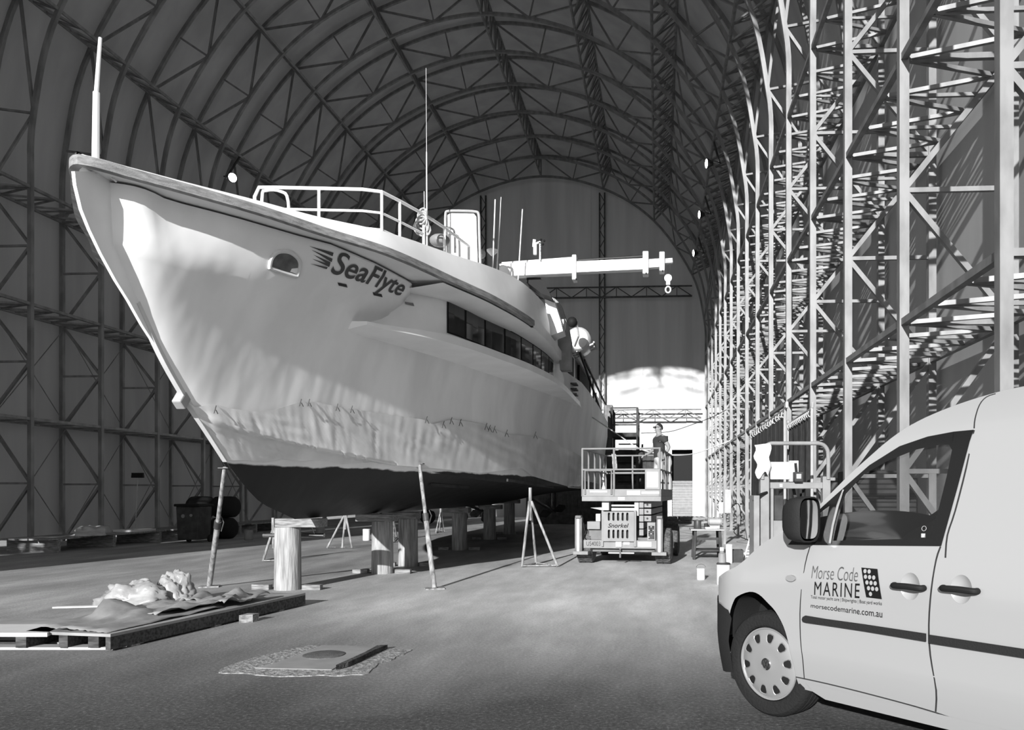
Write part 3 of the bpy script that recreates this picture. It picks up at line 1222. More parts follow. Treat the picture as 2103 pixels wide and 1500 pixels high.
# white panel in a bent tube frame
def panel():
    Y = 12.3
    P = [at_y(x, y, Y) for x, y in [(917, 560), (915, 480), (915, 441), (921, 434), (950, 433.5), (976, 435), (983, 441), (984, 470), (987, 560)]]
    f = MB().path(catmull(P, 3), .022, 8).build('panel_frame', 'light', boat, smooth=True)
    Q = [at_y(x, y, Y + .01) for x, y in [(920, 545), (919, 442), (925, 438), (973, 439), (978, 445), (981, 545)]]
    MB().prism(Q, (0, .04, 0)).build('radar_panel', 'white', boat)
panel()
P = [at_y(x, y, 12.15) for x, y in [(913, 508), (913, 471), (918, 468), (928, 470), (934, 480), (935, 520)]]
MB().path(catmull(P, 4), .018, 8).build('rail_hoop', 'chrome', boat, smooth=True)
P = [at_y(x, y, 12.4) for x, y in [(942, 480), (960, 494), (975, 510), (979, 522)]]
MB().path(P, .02, 6).build('cable_run', 'dark', boat, smooth=True)
gp = at_y(1011, 514, 13.3)
MB().lathe(gp, [(.02, -.1), (.09, -.03), (.10, 0), (.06, .025), (.01, .03)], 16).build('satellite_dome', 'white', boat, smooth=True)
gp = at_y(988, 522, 12.9)
MB().ball(gp, .08, 10, 8).build('coiled_line', 'rope', boat, smooth=True)
# weather instrument
def vane():
    Y = 13.8
    pole = MB().tube(at_y(1109, 560, Y), at_y(1109, 498, Y), .012, 6).build('wind_instrument_pole', 'chrome', boat)
    a = at_y(1099, 512, Y)
    MB().lathe(a, [(.03, -.1), (.035, -.08), (.035, .08), (.03, .1)], 12).build('sensor', 'white', pole, smooth=True)
    b = at_y(1097, 500, Y)
    MB().box(b, (.05, .03, .13), ry=.1).bar(at_y(1100, 501, Y), at_y(1110, 497, Y), .03).build('vane', 'white', pole)
    c = at_y(1113, 497, Y)
    for k in range(4):
        t = k * PI / 2 + .4
        MB().ball(c + Vector((.045 * math.cos(t), 0, .045 * math.sin(t))), .022, 8, 6).build('cup', 'black', pole, smooth=True)
vane()

# deck crane with telescopic boom
CY = 13.9
def seg(x0, y0, x1, y1, h, d, Y=CY):
    a, b = at_y(x0, y0, Y), at_y(x1, y1, Y)
    k = (a.x - b.x) / (x0 - x1)
    return MB().bar(a, b, d, h * k, up=(0, 0, 1))
M['crane'] = mat('glossy_white_crane_paint', .7, .25, var=.02)
crane = seg(1028, 558, 1183, 551, 26, .20).build('crane_boom', 'crane', boat, bevel=.01)
cb = at_y(1040, 552, CY)
MB().lathe((cb.x, cb.y, 4.3), [(.2, 0), (.2, .1), (.13, .12), (.13, 1.1)], 20).build('crane_column', 'crane', crane, smooth=True)
seg(1183, 551, 1322, 544.5, 22, .165).build('second_stage', 'crane', crane)
seg(1322, 544, 1358, 541.5, 17, .13).build('third_stage', 'crane', crane)
seg(1358, 538, 1381, 536, 9, .09).build('tip_stage', 'crane', crane)
a, b = at_y(1031, 543, CY), at_y(1178, 532, CY)
MB().tube(a, b, .038, 12).build('ram', 'crane', crane, smooth=True)
a, b = at_y(1183, 534, CY), at_y(1322, 525, CY)
MB().tube(a, b, .014, 8).build('ram_rod', 'chrome', crane, smooth=True)
def bracket(x0, y0, x1, y1):
    a, b = at_y(x0, y0, CY), at_y(x1, y1, CY)
    MB().box(((a.x + b.x) / 2, CY, (a.z + b.z) / 2), (abs(b.x - a.x), .25, abs(a.z - b.z))).build('boom_bracket', 'crane', crane, bevel=.015)
bracket(1176, 527, 1185, 578); bracket(1320, 520, 1332, 566); bracket(1354, 521, 1365, 560)
for (x, y) in ((1183, 573), (1327, 561), (1361, 556)):
    p = at_y(x, y, CY - .14)
    MB().lathe(p, [(.012, 0), (.012, .05)], 10, (0, 1, 0)).build('pin', 'black', crane)
w = MB()
for x in (1368, 1376):
    w.tube(at_y(x, 541, CY), at_y(x, 570, CY), .003, 5)
w.build('hoist_wire', 'darksteel', crane)
hp = at_y(1372, 572, CY)
MB().lathe(hp + Vector((0, -.04, 0)), [(.03, 0), (.068, .01), (.068, .07), (.03, .08)], 16, (0, 1, 0)).box(hp + Vector((0, 0, -.07)), (.07, .07, .10)).build('hook_block', 'crane', crane, smooth=True, angle=40)
hk = hp + Vector((0, 0, -.20))
MB().path([hk + Vector((.045 * math.sin(t) * (1 if t < PI else 1), 0, .055 * math.cos(t) - .0)) for t in [i * 2 * PI / 14 for i in range(14)]], .014, 8, closed=True).build('hook', 'crane', crane, smooth=True)

# aft cabin, door recess, raft canister, ladders
def cab(Y0, Y1, z0, z1, b, name, m):
    return MB().box((BX, (Y0 + Y1) / 2, (z0 + z1) / 2), (2 * b, Y1 - Y0, z1 - z0)).build(name, m, boat, bevel=.03)
cab(14.6, 20.8, 3.5, 4.95, 2.55, 'cabin', 'super')
cab(20.8, 25.5, 3.5, 5.0, 2.52, 'aft_cabin', 'grey')
cab(16.4, 25.8, 4.98, 5.08, 2.62, 'cabin_roof', 'super')
cab(13.9, 16.2, 4.7, 5.25, 2.1, 'wheelhouse', 'super')
MB().box((BX + 2.56, 19.6, 4.2), (.05, 1.1, 1.25)).build('side_door', 'black', boat)
MB().box((BX + 2.56, 23.2, 4.25), (.06, 3.2, 1.3)).build('aft_doorway', 'black', boat)
# dark wheelhouse windscreen and white locker showing past the bulwark
P = [at_y(x, y, 13.95) for x, y in [(1080, 578), (1082, 571), (1110, 571), (1128, 600), (1133, 611), (1112, 603)]]
MB().prism(P, (0, .5, 0)).build('windscreen', 'black', boat)
P = [at_y(x, y, 14.35) for x, y in [(1118, 610), (1136, 612), (1150, 655), (1156, 680), (1130, 690)]]
MB().prism(P, (0, .5, 0)).build('side_coaming', 'super', boat)
P = [at_y(x, y, 15.3) for x, y in [(1138, 612), (1152, 626), (1166, 668), (1172, 700), (1172, 760), (1150, 760)]]
MB().prism(P, (0, .3, 0)).build('wing_panel', 'grey', boat)
P = [at_y(x, y, 14.6) for x, y in [(1147, 656), (1158, 656), (1157, 670), (1149, 670)]]
MB().prism(P, (0, .4, 0)).build('navigation_light_box', 'white', boat)
rc = at_y(1190, 703, 20.5)
MB().lathe(rc + Vector((0, -.5, 0)), [(.05, 0), (.26, .05), (.33, .16), (.33, .84), (.26, .95), (.05, 1.0)], 20, (0, 1, 0)).build('raft_canister', 'white', boat, smooth=True)
cr = MB()
for dy in (-.35, 0, .35):
    cr.bar((rc.x - .3, rc.y + dy, rc.z - .42), (rc.x + .42, rc.y + dy, rc.z - .1), .04)
cr.bar((rc.x + .42, rc.y - .5, rc.z - .1), (rc.x + .42, rc.y + .5, rc.z - .1), .04).bar((rc.x - .3, rc.y - .5, rc.z - .42), (rc.x - .3, rc.y + .5, rc.z - .42), .04)
cr.bar((rc.x, rc.y, rc.z - .3), (rc.x - .1, rc.y, 5.0), .06)
cr.build('raft_cradle', 'light', boat)
tb = at_y(1175, 662, 19)
MB().ball(tb, .13, 12, 8).build('searchlight', 'black', boat, smooth=True)
MB().path([tb + Vector((.1, 0, .05)), tb + Vector((.14, .2, -.3)), Vector((tb.x + .0, tb.y + .6, 5.05))], .025, 6).build('searchlight_arm', 'light', boat)
# sloping stair rails at the aft quarter
for k, (p0, p1) in enumerate((((1190, 722), (1240, 862)), ((1200, 740), (1243, 830)), ((1197, 730), (1225, 790)))):
    a = at_x(*p0, BX + 2.75); b = at_x(*p1, BX + 2.75)
    MB().bar(a, b, .05).build('stair_rail', 'dark' if k < 2 else 'light', boat)
for k in range(4):
    p = at_x(1212 + k * 6, 755 + k * 26, BX + 2.75)
    MB().tube((p.x, p.y, 3.6), p, .02, 6).build('rail_post', 'dark', boat)
MB().box((BX + 2.62, 27.7, 4.15), (.06, 3.4, 1.15)).build('aft_bulwark', 'super', boat)
# small boarding step
sp = at_x(1172, 790, BX + 2.75)
for k in range(3):
    MB().box((sp.x + .05, sp.y, sp.z - .12 * k), (.22, .4, .03)).build('step', 'darksteel', boat)
# stern gear: shafts, propellers, rudders, trim flap
for s in (-1, 1):
    x = BX + s * 1.2
    sh = MB().tube((x, 21.5, 1.25), (x, 26.3, .72), .05, 10).build('propeller_shaft', 'darksteel', boat, smooth=True)
    for k in range(4):
        t = k * PI / 2 + .3
        c = Vector((x, 26.3, .72))
        u = Vector((math.cos(t), .0, math.sin(t)))
        v = Vector((-math.sin(t), .5, math.cos(t))).normalized()
        MB().add([c + u * .05 - v * .04, c + u * .28 - v * .16, c + u * .46 - v * .05, c + u * .46 + v * .06, c + u * .28 + v * .16, c + u * .05 + v * .04], [(0, 1, 2, 3, 4, 5)]).build('blade', 'darksteel', sh, solid=.02)
    MB().bar((x, 25.9, 1.5), (x, 25.9, .78), .05, .16, up=(0, 1, 0)).build('shaft_bracket', 'darksteel', boat)
    MB().box((x, 27.2, .95), (.06, .55, 1.0)).build('rudder', 'dark', boat, bevel=.02)
# spray rails on the bottom
for (p0, p1) in (((882, 994), (960, 999)), ((1040, 985), (1134, 1000))):
    a, b = hull_px(*p0), hull_px(*p1)
    n = 8
    P = []
    for i in range(n + 1):
        q = hull_px(p0[0] + (p1[0] - p0[0]) * i / n, p0[1] + (p1[1] - p0[1]) * i / n)
        if q is not None:
            P.append(q + Vector((.01, 0, -.015)))
    if len(P) > 2:
        MB().barpath(P, .05, .05).build('spray_rail', 'dark', boat)
# stem bar with worn plate at the forefoot
P = []
for x, y in ((250, 610), (290, 668), (330, 742), (380, 822), (420, 882), (466, 946)):
    p = at_x(x, y, BX)
    h = HB.ray_cast(Vector((BX + .001, 2, p.z)), Vector((0, 1, 0)))
    P.append(h[0] + Vector((0, -.004, 0)) if h[0] is not None else p)
MB().barpath(catmull(P, 4), .05, .05, up=(1, 0, 0)).build('stem_bar', 'white', boat, smooth=True)
sp = P[3]
MB().box(sp + Vector((-.02, -.03, .02)), (.10, .12, .22), rx=-.7).build('stem_block', 'light', boat, bevel=.015)

# ------------------------------------------------------------------ protective sheet taped along the waterline
T = [(383, 822), (400, 835), (437, 828), (470, 838), (520, 845), (560, 842), (605, 828), (622, 824), (650, 826), (685, 834), (715, 839), (760, 846), (820, 855), (868, 862), (885, 872), (908, 866), (925, 862), (960, 866), (992, 872), (1035, 892), (1062, 894), (1095, 897), (1130, 905), (1150, 918), (1170, 925), (1196, 941)]
B = [(464, 944), (500, 944), (540, 948), (580, 941), (620, 946), (660, 942), (700, 952), (760, 948), (800, 955), (866, 960), (930, 966), (980, 972), (1020, 968), (1070, 962), (1090, 978), (1130, 990), (1166, 1000), (1194, 1003)]
def along(P, u):
    L = [0]
    for a, b in zip(P, P[1:]):
        L.append(L[-1] + math.hypot(b[0] - a[0], b[1] - a[1]))
    d = u * L[-1]
    for i in range(len(P) - 1):
        if d <= L[i + 1] or i == len(P) - 2:
            t = (d - L[i]) / (L[i + 1] - L[i])
            return (P[i][0] + (P[i + 1][0] - P[i][0]) * t, P[i][1] + (P[i + 1][1] - P[i][1]) * t)
NU, NV = 190, 22
rows = []
for i in range(NU + 1):
    u = i / NU
    a, b = along(T, u), along(B, u)
    col = []
    prev = None
    for j in range(NV + 1):
        v = j / NV
        x, y = a[0] + (b[0] - a[0]) * v, a[1] + (b[1] - a[1]) * v
        h = HB.ray_cast(EYEV, ray(x, y))
        if h[0] is None:
            p, n = prev if prev else (at_x(x, y, BX), Vector((.5, -.8, 0)))
            if prev:
                p = at_x(x, y, prev[0].x)
        else:
            p, n = h[0], h[1]
            if n.dot(EYEV - p) < 0:
                n = -n
        prev = (p, n)
        # folds fan out of the tape points
        amp = .003 + .0075 * math.sin(PI * v) 
        f = mnoise.noise(Vector((u * 95 + v * 5, v * 1.5, 0))) * amp + mnoise.noise(Vector((u * 24 - v * 6, v * 2.2, 7))) * amp * 1.6
        col.append(p + n * (.022 + max(-.015, f)))
    rows.append(col)
def sheet_mat():
    m = mat('translucent_plastic_sheeting', .80, .24, var=.12, scale=2.0, spec=.6)
    n, l = m.node_tree.nodes, m.node_tree.links
    b = n['Principled BSDF']
    tr = n.new('ShaderNodeBsdfTransparent')
    tr.inputs[0].default_value = (.9, .9, .9, 1)
    x = n.new('ShaderNodeMixShader')
    x.inputs[0].default_value = .12
    l.new(b.outputs[0], x.inputs[1]); l.new(tr.outputs[0], x.inputs[2])
    l.new(x.outputs[0], n['Material Output'].inputs['Surface'])
    return m
M['sheet'] = sheet_mat()
sh = MB().grid(rows).build('protective_sheet', 'sheet', smooth=True, angle=180)
tag(sh, 'pale plastic sheet with creases hung along the lower hull of the boat', 'plastic sheet')
for (x, y) in ((437, 838), (611, 826), (628, 826), (686, 836), (716, 840), (870, 862), (905, 872), (921, 864), (940, 868), (993, 876), (1000, 880), (1010, 882), (1035, 890), (1094, 894)):
    p0 = HB.ray_cast(EYEV, ray(x - 4, y + 7)); p1 = HB.ray_cast(EYEV, ray(x + 4, y - 7))
    if p0[0] is None or p1[0] is None:
        continue
    o = p0[1] * (.06 if p0[1].x > 0 else -.06)
    tm = MB().bar(p0[0] + o, p1[0] + o * .5, .008, .004)
    p2 = HB.ray_cast(EYEV, ray(x + 4, y + 8))
    if p2[0] is not None:
        tm.bar(p2[0] + o, p1[0].lerp(p0[0], .5) + o, .008, .004)
    t_ = tm.build('tape_strip', 'dark')
    t_.parent = sh
# ------------------------------------------------------------------ piles, props and stands under the boat
def keel_z(Y):
    return 1.0 + 0.55 * max(0, (Y - 22) / 8) ** 1.5
PILES = [((579, 1214), 'foremost and nearest the camera, in full sun'), ((778, 1180), 'second from the bow, half in shade'), ((832, 1165), 'third from the bow, close behind the second'),
         ((940, 1131), 'fourth from the bow, deep in the shade'), ((1003, 1109), 'fifth from the bow, deep in the shade'), ((1044, 1098), 'sixth from the bow, behind the tripod stand')]
random.seed(3)
for i, (px, lab) in enumerate(PILES):
    p = at_z(*px)
    x, y = p.x + .0, p.y + .17
    top = keel_z(y) - .13
    h = top
    prof = [(.178, 0), (.180, .02), (.175, h * .5), (.172, h - .01), (.165, h)]
    t = MB().lathe((x, y, 0), prof, 28).build('timber_pile', 'pile', smooth=True, angle=60)
    tag(t, 'round timber pile carrying the keel, ' + lab, 'pile', 'timber piles under the keel')
    xb = (x + BX) / 2 if i == 0 else (x * .4 + BX * .6)
    b = MB().box((xb, y, top + .06), (.62, .30, .12)).build('timber_block', 'wood', bevel=.008)
    b.name = 'timber_block'
    tag(b, 'sawn timber crosshead on top of the pile ' + lab.split(',')[0], 'timber block', 'timber crossheads on the piles')
    for s in (-1, 1):
        c = MB().box((x + s * .36, y - .02, .035), (.26, .10, .07), rz=random.uniform(-.15, .15)).build('timber_chock', 'wood', bevel=.005)
        tag(c, 'small timber chock at the %s foot of the pile %s' % ('left' if s < 0 else 'right', lab.split(',')[0]), 'timber chock', 'chocks at the feet of the piles')
p = at_z(579, 1214)
MB_ = MB().tube((p.x - .47, p.y + .40, .74), (p.x + .42, p.y + .40, .74), .03, 12)
pipe = MB_.build('scaffold_tube', 'chrome', smooth=True)
tag(pipe, 'short metal scaffold tube hung across behind the nearest timber pile', 'tube')
for dx in (-.33, .28):
    MB().tube((p.x + dx, p.y + .40, .76), (p.x + dx * .9, p.y + .30, .93), .006, 6).build('tie_wire', 'light', pipe)

def prop(base, top, label, pad=True):
    base, top = Vector(base), Vector(top)
    t = thing('steel_prop', label, 'prop', base, 0, 'adjustable steel props holding the hull')
    mid = base.lerp(top, .56)
    MB().tube(base + Vector((0, 0, .01)), mid, .036, 14).build('outer_tube', 'propm', t, smooth=True)
    MB().tube(mid, top, .027, 14).build('inner_tube', 'propm', t, smooth=True)
    d = (top - base).normalized()
    c = MB()
    c.lathe(mid - d * .07, [(.045, 0), (.045, .12)], 14, d)
    c.build('collar', 'darksteel', t, smooth=True)
    MB().path([mid + Vector((.05, -.0, .10)), mid + Vector((.085, 0, .02)), mid + Vector((.05, 0, -.1))], .008, 6).build('handle', 'darksteel', t)
    MB().box(base + Vector((0, 0, .008)), (.26, .2, .016), rz=.4).build('base_plate', 'propm', t)
    MB().box(top + Vector((0, 0, .0)), (.13, .10, .012)).build('head_plate', 'darksteel', t)
    for k in range(5):
        q = mid.lerp(top, .15 + .17 * k)
        MB().ball(q + Vector((0, -.0255, 0)), .0065, 6, 4).build('pin_hole', 'black', t)
M['propm'] = mat('rusty_scuffed_steel_tube', .24, .75, var=.5, scale=9, stretch=(2, 2, .5))
b = at_z(430, 1206)
prop(b, (-5.47, 9.55, 1.66), 'leaning steel prop left of the bow, foot near the plywood stack')
b = at_z(892, 1210)
h = hull_px(862, 950)
prop(b, h + Vector((.0, -.02, -.02)), 'leaning steel prop holding the hull, right of the second pile')

def tripod(px_feet, px_top, label, ztop=None):
    feet = [at_z(*p) for p in px_feet]
    c = sum(feet, Vector((0, 0, 0))) / len(feet)
    top = at_y(px_top[0], px_top[1], c.y)
    t = thing('tripod_stand', label, 'boat stand', (c.x, c.y, 0), 0, 'steel tripod boat stands')
    for f in feet:
        MB().tube(f + Vector((0, 0, .015)), top + (f - c) * .06, .024, 10).build('leg', 'propm', t, smooth=True)
    n = len(feet)
    for i in range(n):
        MB().tube(feet[i] + Vector((0, 0, .03)), feet[(i + 1) % n] + Vector((0, 0, .03)), .012, 8).build('base_rail', 'propm', t, smooth=True)
    MB().tube((top.x, top.y, top.z - .35), (top.x, top.y, top.z + .25), .03, 12).build('post', 'propm', t, smooth=True)
    return t
tripod([(1072, 1166), (1145, 1165), (1101, 1160), (1096, 1158)][:3], (1089, 1030), 'steel tripod stand under the hull, beside the scissor lift')
tripod([(672, 1127), (703, 1127), (723, 1127)], (709, 1058), 'steel tripod stand seen between the first two piles')
tripod([(540, 1155), (566, 1150), (575, 1155)], (561, 1090), 'steel tripod stand half hidden behind the nearest pile')
tripod([(800, 1110), (815, 1106), (808, 1113)], (807, 1060), 'steel stand glimpsed between the second and third piles')
tripod([(895, 1096), (912, 1094), (903, 1092)], (905, 1052), 'small steel tripod stand seen far under the hull, right of the leaning prop')
# ------------------------------------------------------------------ the van
def c2w(xc, zc, z=0.0):
    return Vector((xc * CA - zc * SA, zc * CA + xc * SA, z))
VO = c2w(.919, 4.665)
VR = c2w(.616, -.788)          # towards the tail
VN = c2w(.788, .616)           # away from the camera, across the van
VR.normalize(); VN.normalize()
VW_ = 1.70
van = thing('van', 'small white delivery van with sign lettering on the door, parked at the right', 'van', VO)
VM = Matrix(((VR.x, VN.x, 0, VO.x), (VR.y, VN.y, 0, VO.y), (0, 0, 1, 0), (0, 0, 0, 1)))
NS_T = [(-.80, .50), (-.75, .42), (-.60, .25), (-.50, .145), (-.40, .045), (-.30, .006), (-.2, 0), (0, 0)]
def nn(s, z):
    a = interp(NS_T, s)
    if z < .45:
        a += .05 * ((.45 - z) / .25) ** 1.5
    if z > .80:
        a += .03 * min(1, (z - .80) / .25) ** 2
    if z > 1.05:
        a += .23 * (z - 1.05)
    if z > 1.60:
        a += .9 * (z - 1.60) ** 1.6
    if s < .35 and z > .78:
        a += .35 * (z - .78) ** 1.5 * min(1, (.35 - s) / .5)
    return a
def vp(s, z, off=0.0, far=False):
    n = nn(s, z) - off
    if far:
        n = VW_ - n
    return VM @ Vector((s, n, z))
def vbp(x, y):
    """photo pixel -> (s, z) on the near side of the van"""
    n = 0.0
    for _ in range(12):
        k = (x - 1250) / 1600
        s = (k * (4.665 + .616 * n) - .919 - .788 * n) / (.616 + .788 * k)
        zc = 4.665 - .788 * s + .616 * n
        z = EYE - (y - 1012) * zc / 1600
        n = n * .4 + nn(s, z) * .6
    return (s, z)
M['van'] = mat('white_van_enamel', .295, .30, spec=.5, coat=.6)
M['mirrorg'] = mat('mirror_glass', .10, .08, .9)
M['vanblack'] = mat('black_window_surround', .008, .25)
M['bumper'] = mat('dark_grey_textured_plastic', .016, .75, spec=.2, bump=.15, bscale=120)
M['vglass'] = glass('van_window_glass', .78)
M['interior'] = mat('dark_van_interior', .03, .8)

top_px = [(1565, 1118), (1610, 1092), (1642, 1075), (1672, 1050), (1700, 1020), (1742, 978), (1786, 938), (1858, 881), (1930, 845), (2019, 814), (2103, 794)]
TOP = [(-.79, .30), (-.80, .46), (-.77, .60), (-.66, .68), (-.5, .755), (-.36, .83), (-.2, .905)] + [vbp(*p) for p in top_px]
s_last, z_last = TOP[-1]
print('van top', [(round(a, 2), round(b, 2)) for a, b in TOP])
zr = z_last + .03
TOP += [(s_last + .35, z_last + .02), (s_last + .8, zr), (3.0, zr - .02), (3.28, zr - .06), (3.36, zr - .2)]
TOPF = [(v.x, v.y) for v in catmull([Vector((a, b, 0)) for a, b in TOP], 5)]
arch_px = [(1497, 1308), (1498, 1265), (1506, 1237), (1515, 1225), (1539, 1216), (1558, 1221), (1577, 1239), (1593, 1257), (1609, 1287), (1619, 1321), (1630, 1367), (1635, 1391), (1643, 1414)]
ARCH = [vbp(*p) for p in arch_px]
ARCHF = [(v.x, v.y) for v in catmull([Vector((a, b, 0)) for a, b in ARCH], 3)]
zb = .215
rear_arch = [(2.68 + .36 * math.cos(PI - k * PI / 12), .32 + .36 * math.sin(k * PI / 12)) for k in range(13)]
out = list(TOPF)
out += [(3.36, .35), (3.30, zb)]
out += [(s, z) for s, z in reversed(rear_arch)]
out += [(2.30, zb), (.40, zb)]
out += [(s, z) for s, z in reversed(ARCHF)]
bump_px = [(1506, 1237), (1498, 1223), (1486, 1216)]
out += [(-.36, .62), (-.52, .64), (-.70, .56), (-.79, .50)]
# drop the nose profile below the bumper line from the painted side
out = [p for i, p in enumerate(out) if not (i < 12 and p[1] < .5)]
sur_px = [(1619, 1119), (1648, 1087), (1690, 1041), (1736, 1000), (1786, 956), (1848, 917), (1906, 897), (1959, 887), (2001, 883), (1968, 1000), (1934, 1122), (1800, 1121), (1702, 1120)]
SUR = [vbp(*p) for p in sur_px]
cu = [-.7 + .05 * k for k in range(84)]
cv = [.25 + .05 * k for k in range(32)]
def side_mesh(loops, off, name, m, parent, far=False, smooth=True, cuts=True, solid=0.0):
    vs, fs = flat_mesh(loops, cu if cuts else (), cv if cuts else ())
    return MB().add([vp(s, z, off, far) for s, z in vs], fs).build(name, m, parent, smooth=smooth, angle=50, solid=solid)
def shrink(P, d):
    c = (sum(p[0] for p in P) / len(P), sum(p[1] for p in P) / len(P))
    o = []
    for p in P:
        v = Vector((p[0] - c[0], p[1] - c[1]))
        L = v.length
        v *= (L - d) / L
        o.append((c[0] + v.x, c[1] + v.y))
    return o
def ell(cx, cy):
    c = vbp(cx, cy)
    return [(c[0] + .062 * .85 * math.cos(i * PI / 12), c[1] + .062 * 1.1 * math.sin(i * PI / 12)) for i in range(24)]
HL = [ell(1869, 1205), ell(1974, 1211)]
body = side_mesh([out, shrink(SUR, .012)] + HL, 0, 'body_side', 'van', van)
side_mesh([out, shrink(SUR, .012)] + HL, 0, 'body_side', 'van', van, far=True)
# roof, bonnet and nose: sections across the width along the top profile
def crossrow(s, z, crown):
    a = nn(s, z)
    row = []
    for k in range(15):
        t = k / 14
        c = math.sin(PI * t) ** .75
        row.append(VM @ Vector((s - .10 * c * (1 if s < -.1 else 0), a + (VW_ - 2 * a) * t, z + crown * c)))
    return row
def crown(s):
    return interp([(-.8, .0), (-.5, .03), (0, .07), (.35, .06), (.6, .05), (1.2, .045), (3.3, .04)], s)
bon = [p for p in TOPF if p[0] <= TOP[9][0] + 1e-6]
scr = [p for p in TOPF if TOP[9][0] - 1e-6 <= p[0] <= TOP[14][0] + 1e-6]
roof = [p for p in TOPF if p[0] >= TOP[14][0] - 1e-6]
MB().grid([crossrow(s, z, crown(s)) for s, z in bon]).build('bonnet', 'van', van, smooth=True, angle=60)
# windscreen with painted pillars at both edges
rows = [crossrow(s, z, crown(s)) for s, z in scr]
MB().grid([r[:2] for r in rows]).grid([r[-2:] for r in rows]).build('windscreen_pillar', 'van', van, smooth=True)
MB().grid([r[1:-1] for r in rows]).build('windscreen', 'vglass', van, smooth=True)
MB().grid([crossrow(s, z, crown(s)) for s, z in roof]).build('roof', 'van', van, smooth=True, angle=60)
# back and underside
MB().prism([VM @ Vector(p) for p in ((3.34, .1, .3), (3.34, VW_ - .1, .3), (3.30, VW_ - .25, 1.75), (3.30, .25, 1.75))], VR * .03).build('rear_door', 'van', van)
def vbox(s0, s1, n0, n1, z0, z1, name, m, parent=van, bevel=0.0, smooth=False):
    P = [VM @ Vector((s, n, z)) for z in (z0, z1) for n in (n0, n1) for s in (s0, s1)]
    return MB().add(P, [(0, 2, 3, 1), (4, 5, 7, 6), (0, 1, 5, 4), (2, 6, 7, 3), (0, 4, 6, 2), (1, 3, 7, 5)]).build(name, m, parent, bevel=bevel, smooth=smooth)
vbox(.42, 3.25, .12, VW_ - .12, .22, .30, 'underbody', 'interior')
vbox(-.5, .45, .30, VW_ - .30, .28, .85, 'engine_bay', 'interior')
vbox(.50, 3.2, .14, VW_ - .14, .30, .36, 'cabin_floor', 'interior')
vbox(1.34, 1.38, .16, VW_ - .16, .36, 1.00, 'bulkhead', 'interior')
# wheel arch liner
lin = MB()
rows = []
for n_ in (.03, .27):
    rows.append([VM @ Vector((s, n_ + nn(s, z) * .9, z)) for s, z in [(s_ * .985, z_ - .006) for s_, z_ in ARCHF]])
lin.grid(rows)
lin.add(rows[1], [tuple(range(len(rows[1])))])
lin.build('wheel_arch_liner', 'bumper', van, smooth=True)

# bumper
bprof = [(-.27, .22), (-.262, .33), (-.268, .42), (-.255, .50), (-.24, .565), (-.27, .615), (-.36, .640), (-.5, .655), (-.66, .645), (-.80, .60), (-.83, .45), (-.82, .30), (-.76, .20), (-.55, .19), (-.36, .20)]
side_mesh([bprof], .010, 'bumper', 'bumper', van)
side_mesh([bprof], .010, 'bumper', 'bumper', van, far=True)
a1 = nn(-.80, .5) - .01
P = []
rows = []
for z, ds in ((.20, .05), (.3, .0), (.46, -.02), (.60, .0), (.64, .06)):
    r = []
    for k in range(11):
        t = k / 10
        c = math.sin(PI * t)
        r.append(VM @ Vector((-.80 + ds - .10 * c, a1 + (VW_ - 2 * a1) * t, z)))
    rows.append(r)
MB().grid(rows).build('bumper_front', 'bumper', van, smooth=True)
# headlamp wrapped on the corner
hl = [(-.40, .70), (-.52, .71), (-.70, .66), (-.74, .60), (-.56, .60)]
M['lens'] = mat('clear_lamp_lens', .55, .08, spec=.8, coat=1)

# window surround with two openings and the panes
gl_px = [(1712, 1111), (1722, 1065), (1738, 1015), (1776, 974), (1824, 947), (1882, 924), (1930, 914), (1950, 914), (1956, 925), (1946, 975), (1930, 1040), (1911, 1106)]
GL = [vbp(*p) for p in gl_px]
qt_px = [(1631, 1113), (1652, 1090), (1690, 1050), (1704, 1040), (1697, 1075), (1688, 1113)]
QT = [vbp(*p) for p in qt_px]
for far in (False, True):
    so_ = side_mesh([SUR, GL, QT], .004, 'window_surround', 'vanblack', van, far)
    side_mesh([shrink(GL, -.008)], -.012, 'door_pane', 'vglass', so_, far)
    side_mesh([shrink(QT, -.006)], -.012, 'quarter_pane', 'vglass', so_, far)
# bright strip and rubber between quarter light and door glass
P = [vp(*vbp(x, y), .010) for x, y in ((1706, 1116), (1712, 1080), (1722, 1040), (1734, 1006))]
MB().barpath(P, .012, .008).build('window_seal', 'grey', van)

def surf_strip(name, px, w, m, off=.001, parent=van, h=.003, sm=3):
    P = catmull([vp(*vbp(x, y), off) for x, y in px], sm)
    return MB().barpath(P, w, h, up=VN).build(name, m, parent)
M['gap'] = mat('dark_panel_gap', .02, .8)
surf_strip('panel_gap', [(1664, 1123), (1654, 1159), (1644, 1236), (1644, 1308), (1649, 1356), (1652, 1394)], .005, 'gap')
surf_strip('panel_gap', [(1932, 1123), (1923, 1150), (1913, 1212), (1908, 1284), (1911, 1346), (1923, 1418), (1922, 1462)], .007, 'gap')
surf_strip('panel_gap', [(2001, 884), (1985, 960), (1962, 1050), (1946, 1100), (1942, 1146)], .007, 'gap')
surf_strip('panel_gap', [(2045, 809), (2026, 816), (2012, 832), (2003, 860), (2001, 880)], .005, 'gap')
surf_strip('sill_gap', [(1635, 1391), (1700, 1405), (1800, 1430), (1922, 1464), (2030, 1504)], .006, 'gap')
# lower body sill, slightly proud
zs0 = vbp(1700, 1405)[1]
sill = [(.30, vbp(1637, 1394)[1] - .012), (2.28, vbp(1637, 1394)[1] - .012), (2.30, .20), (.42, .19), (.34, .22)]
side_mesh([sill], .008, 'sill', 'van', van)
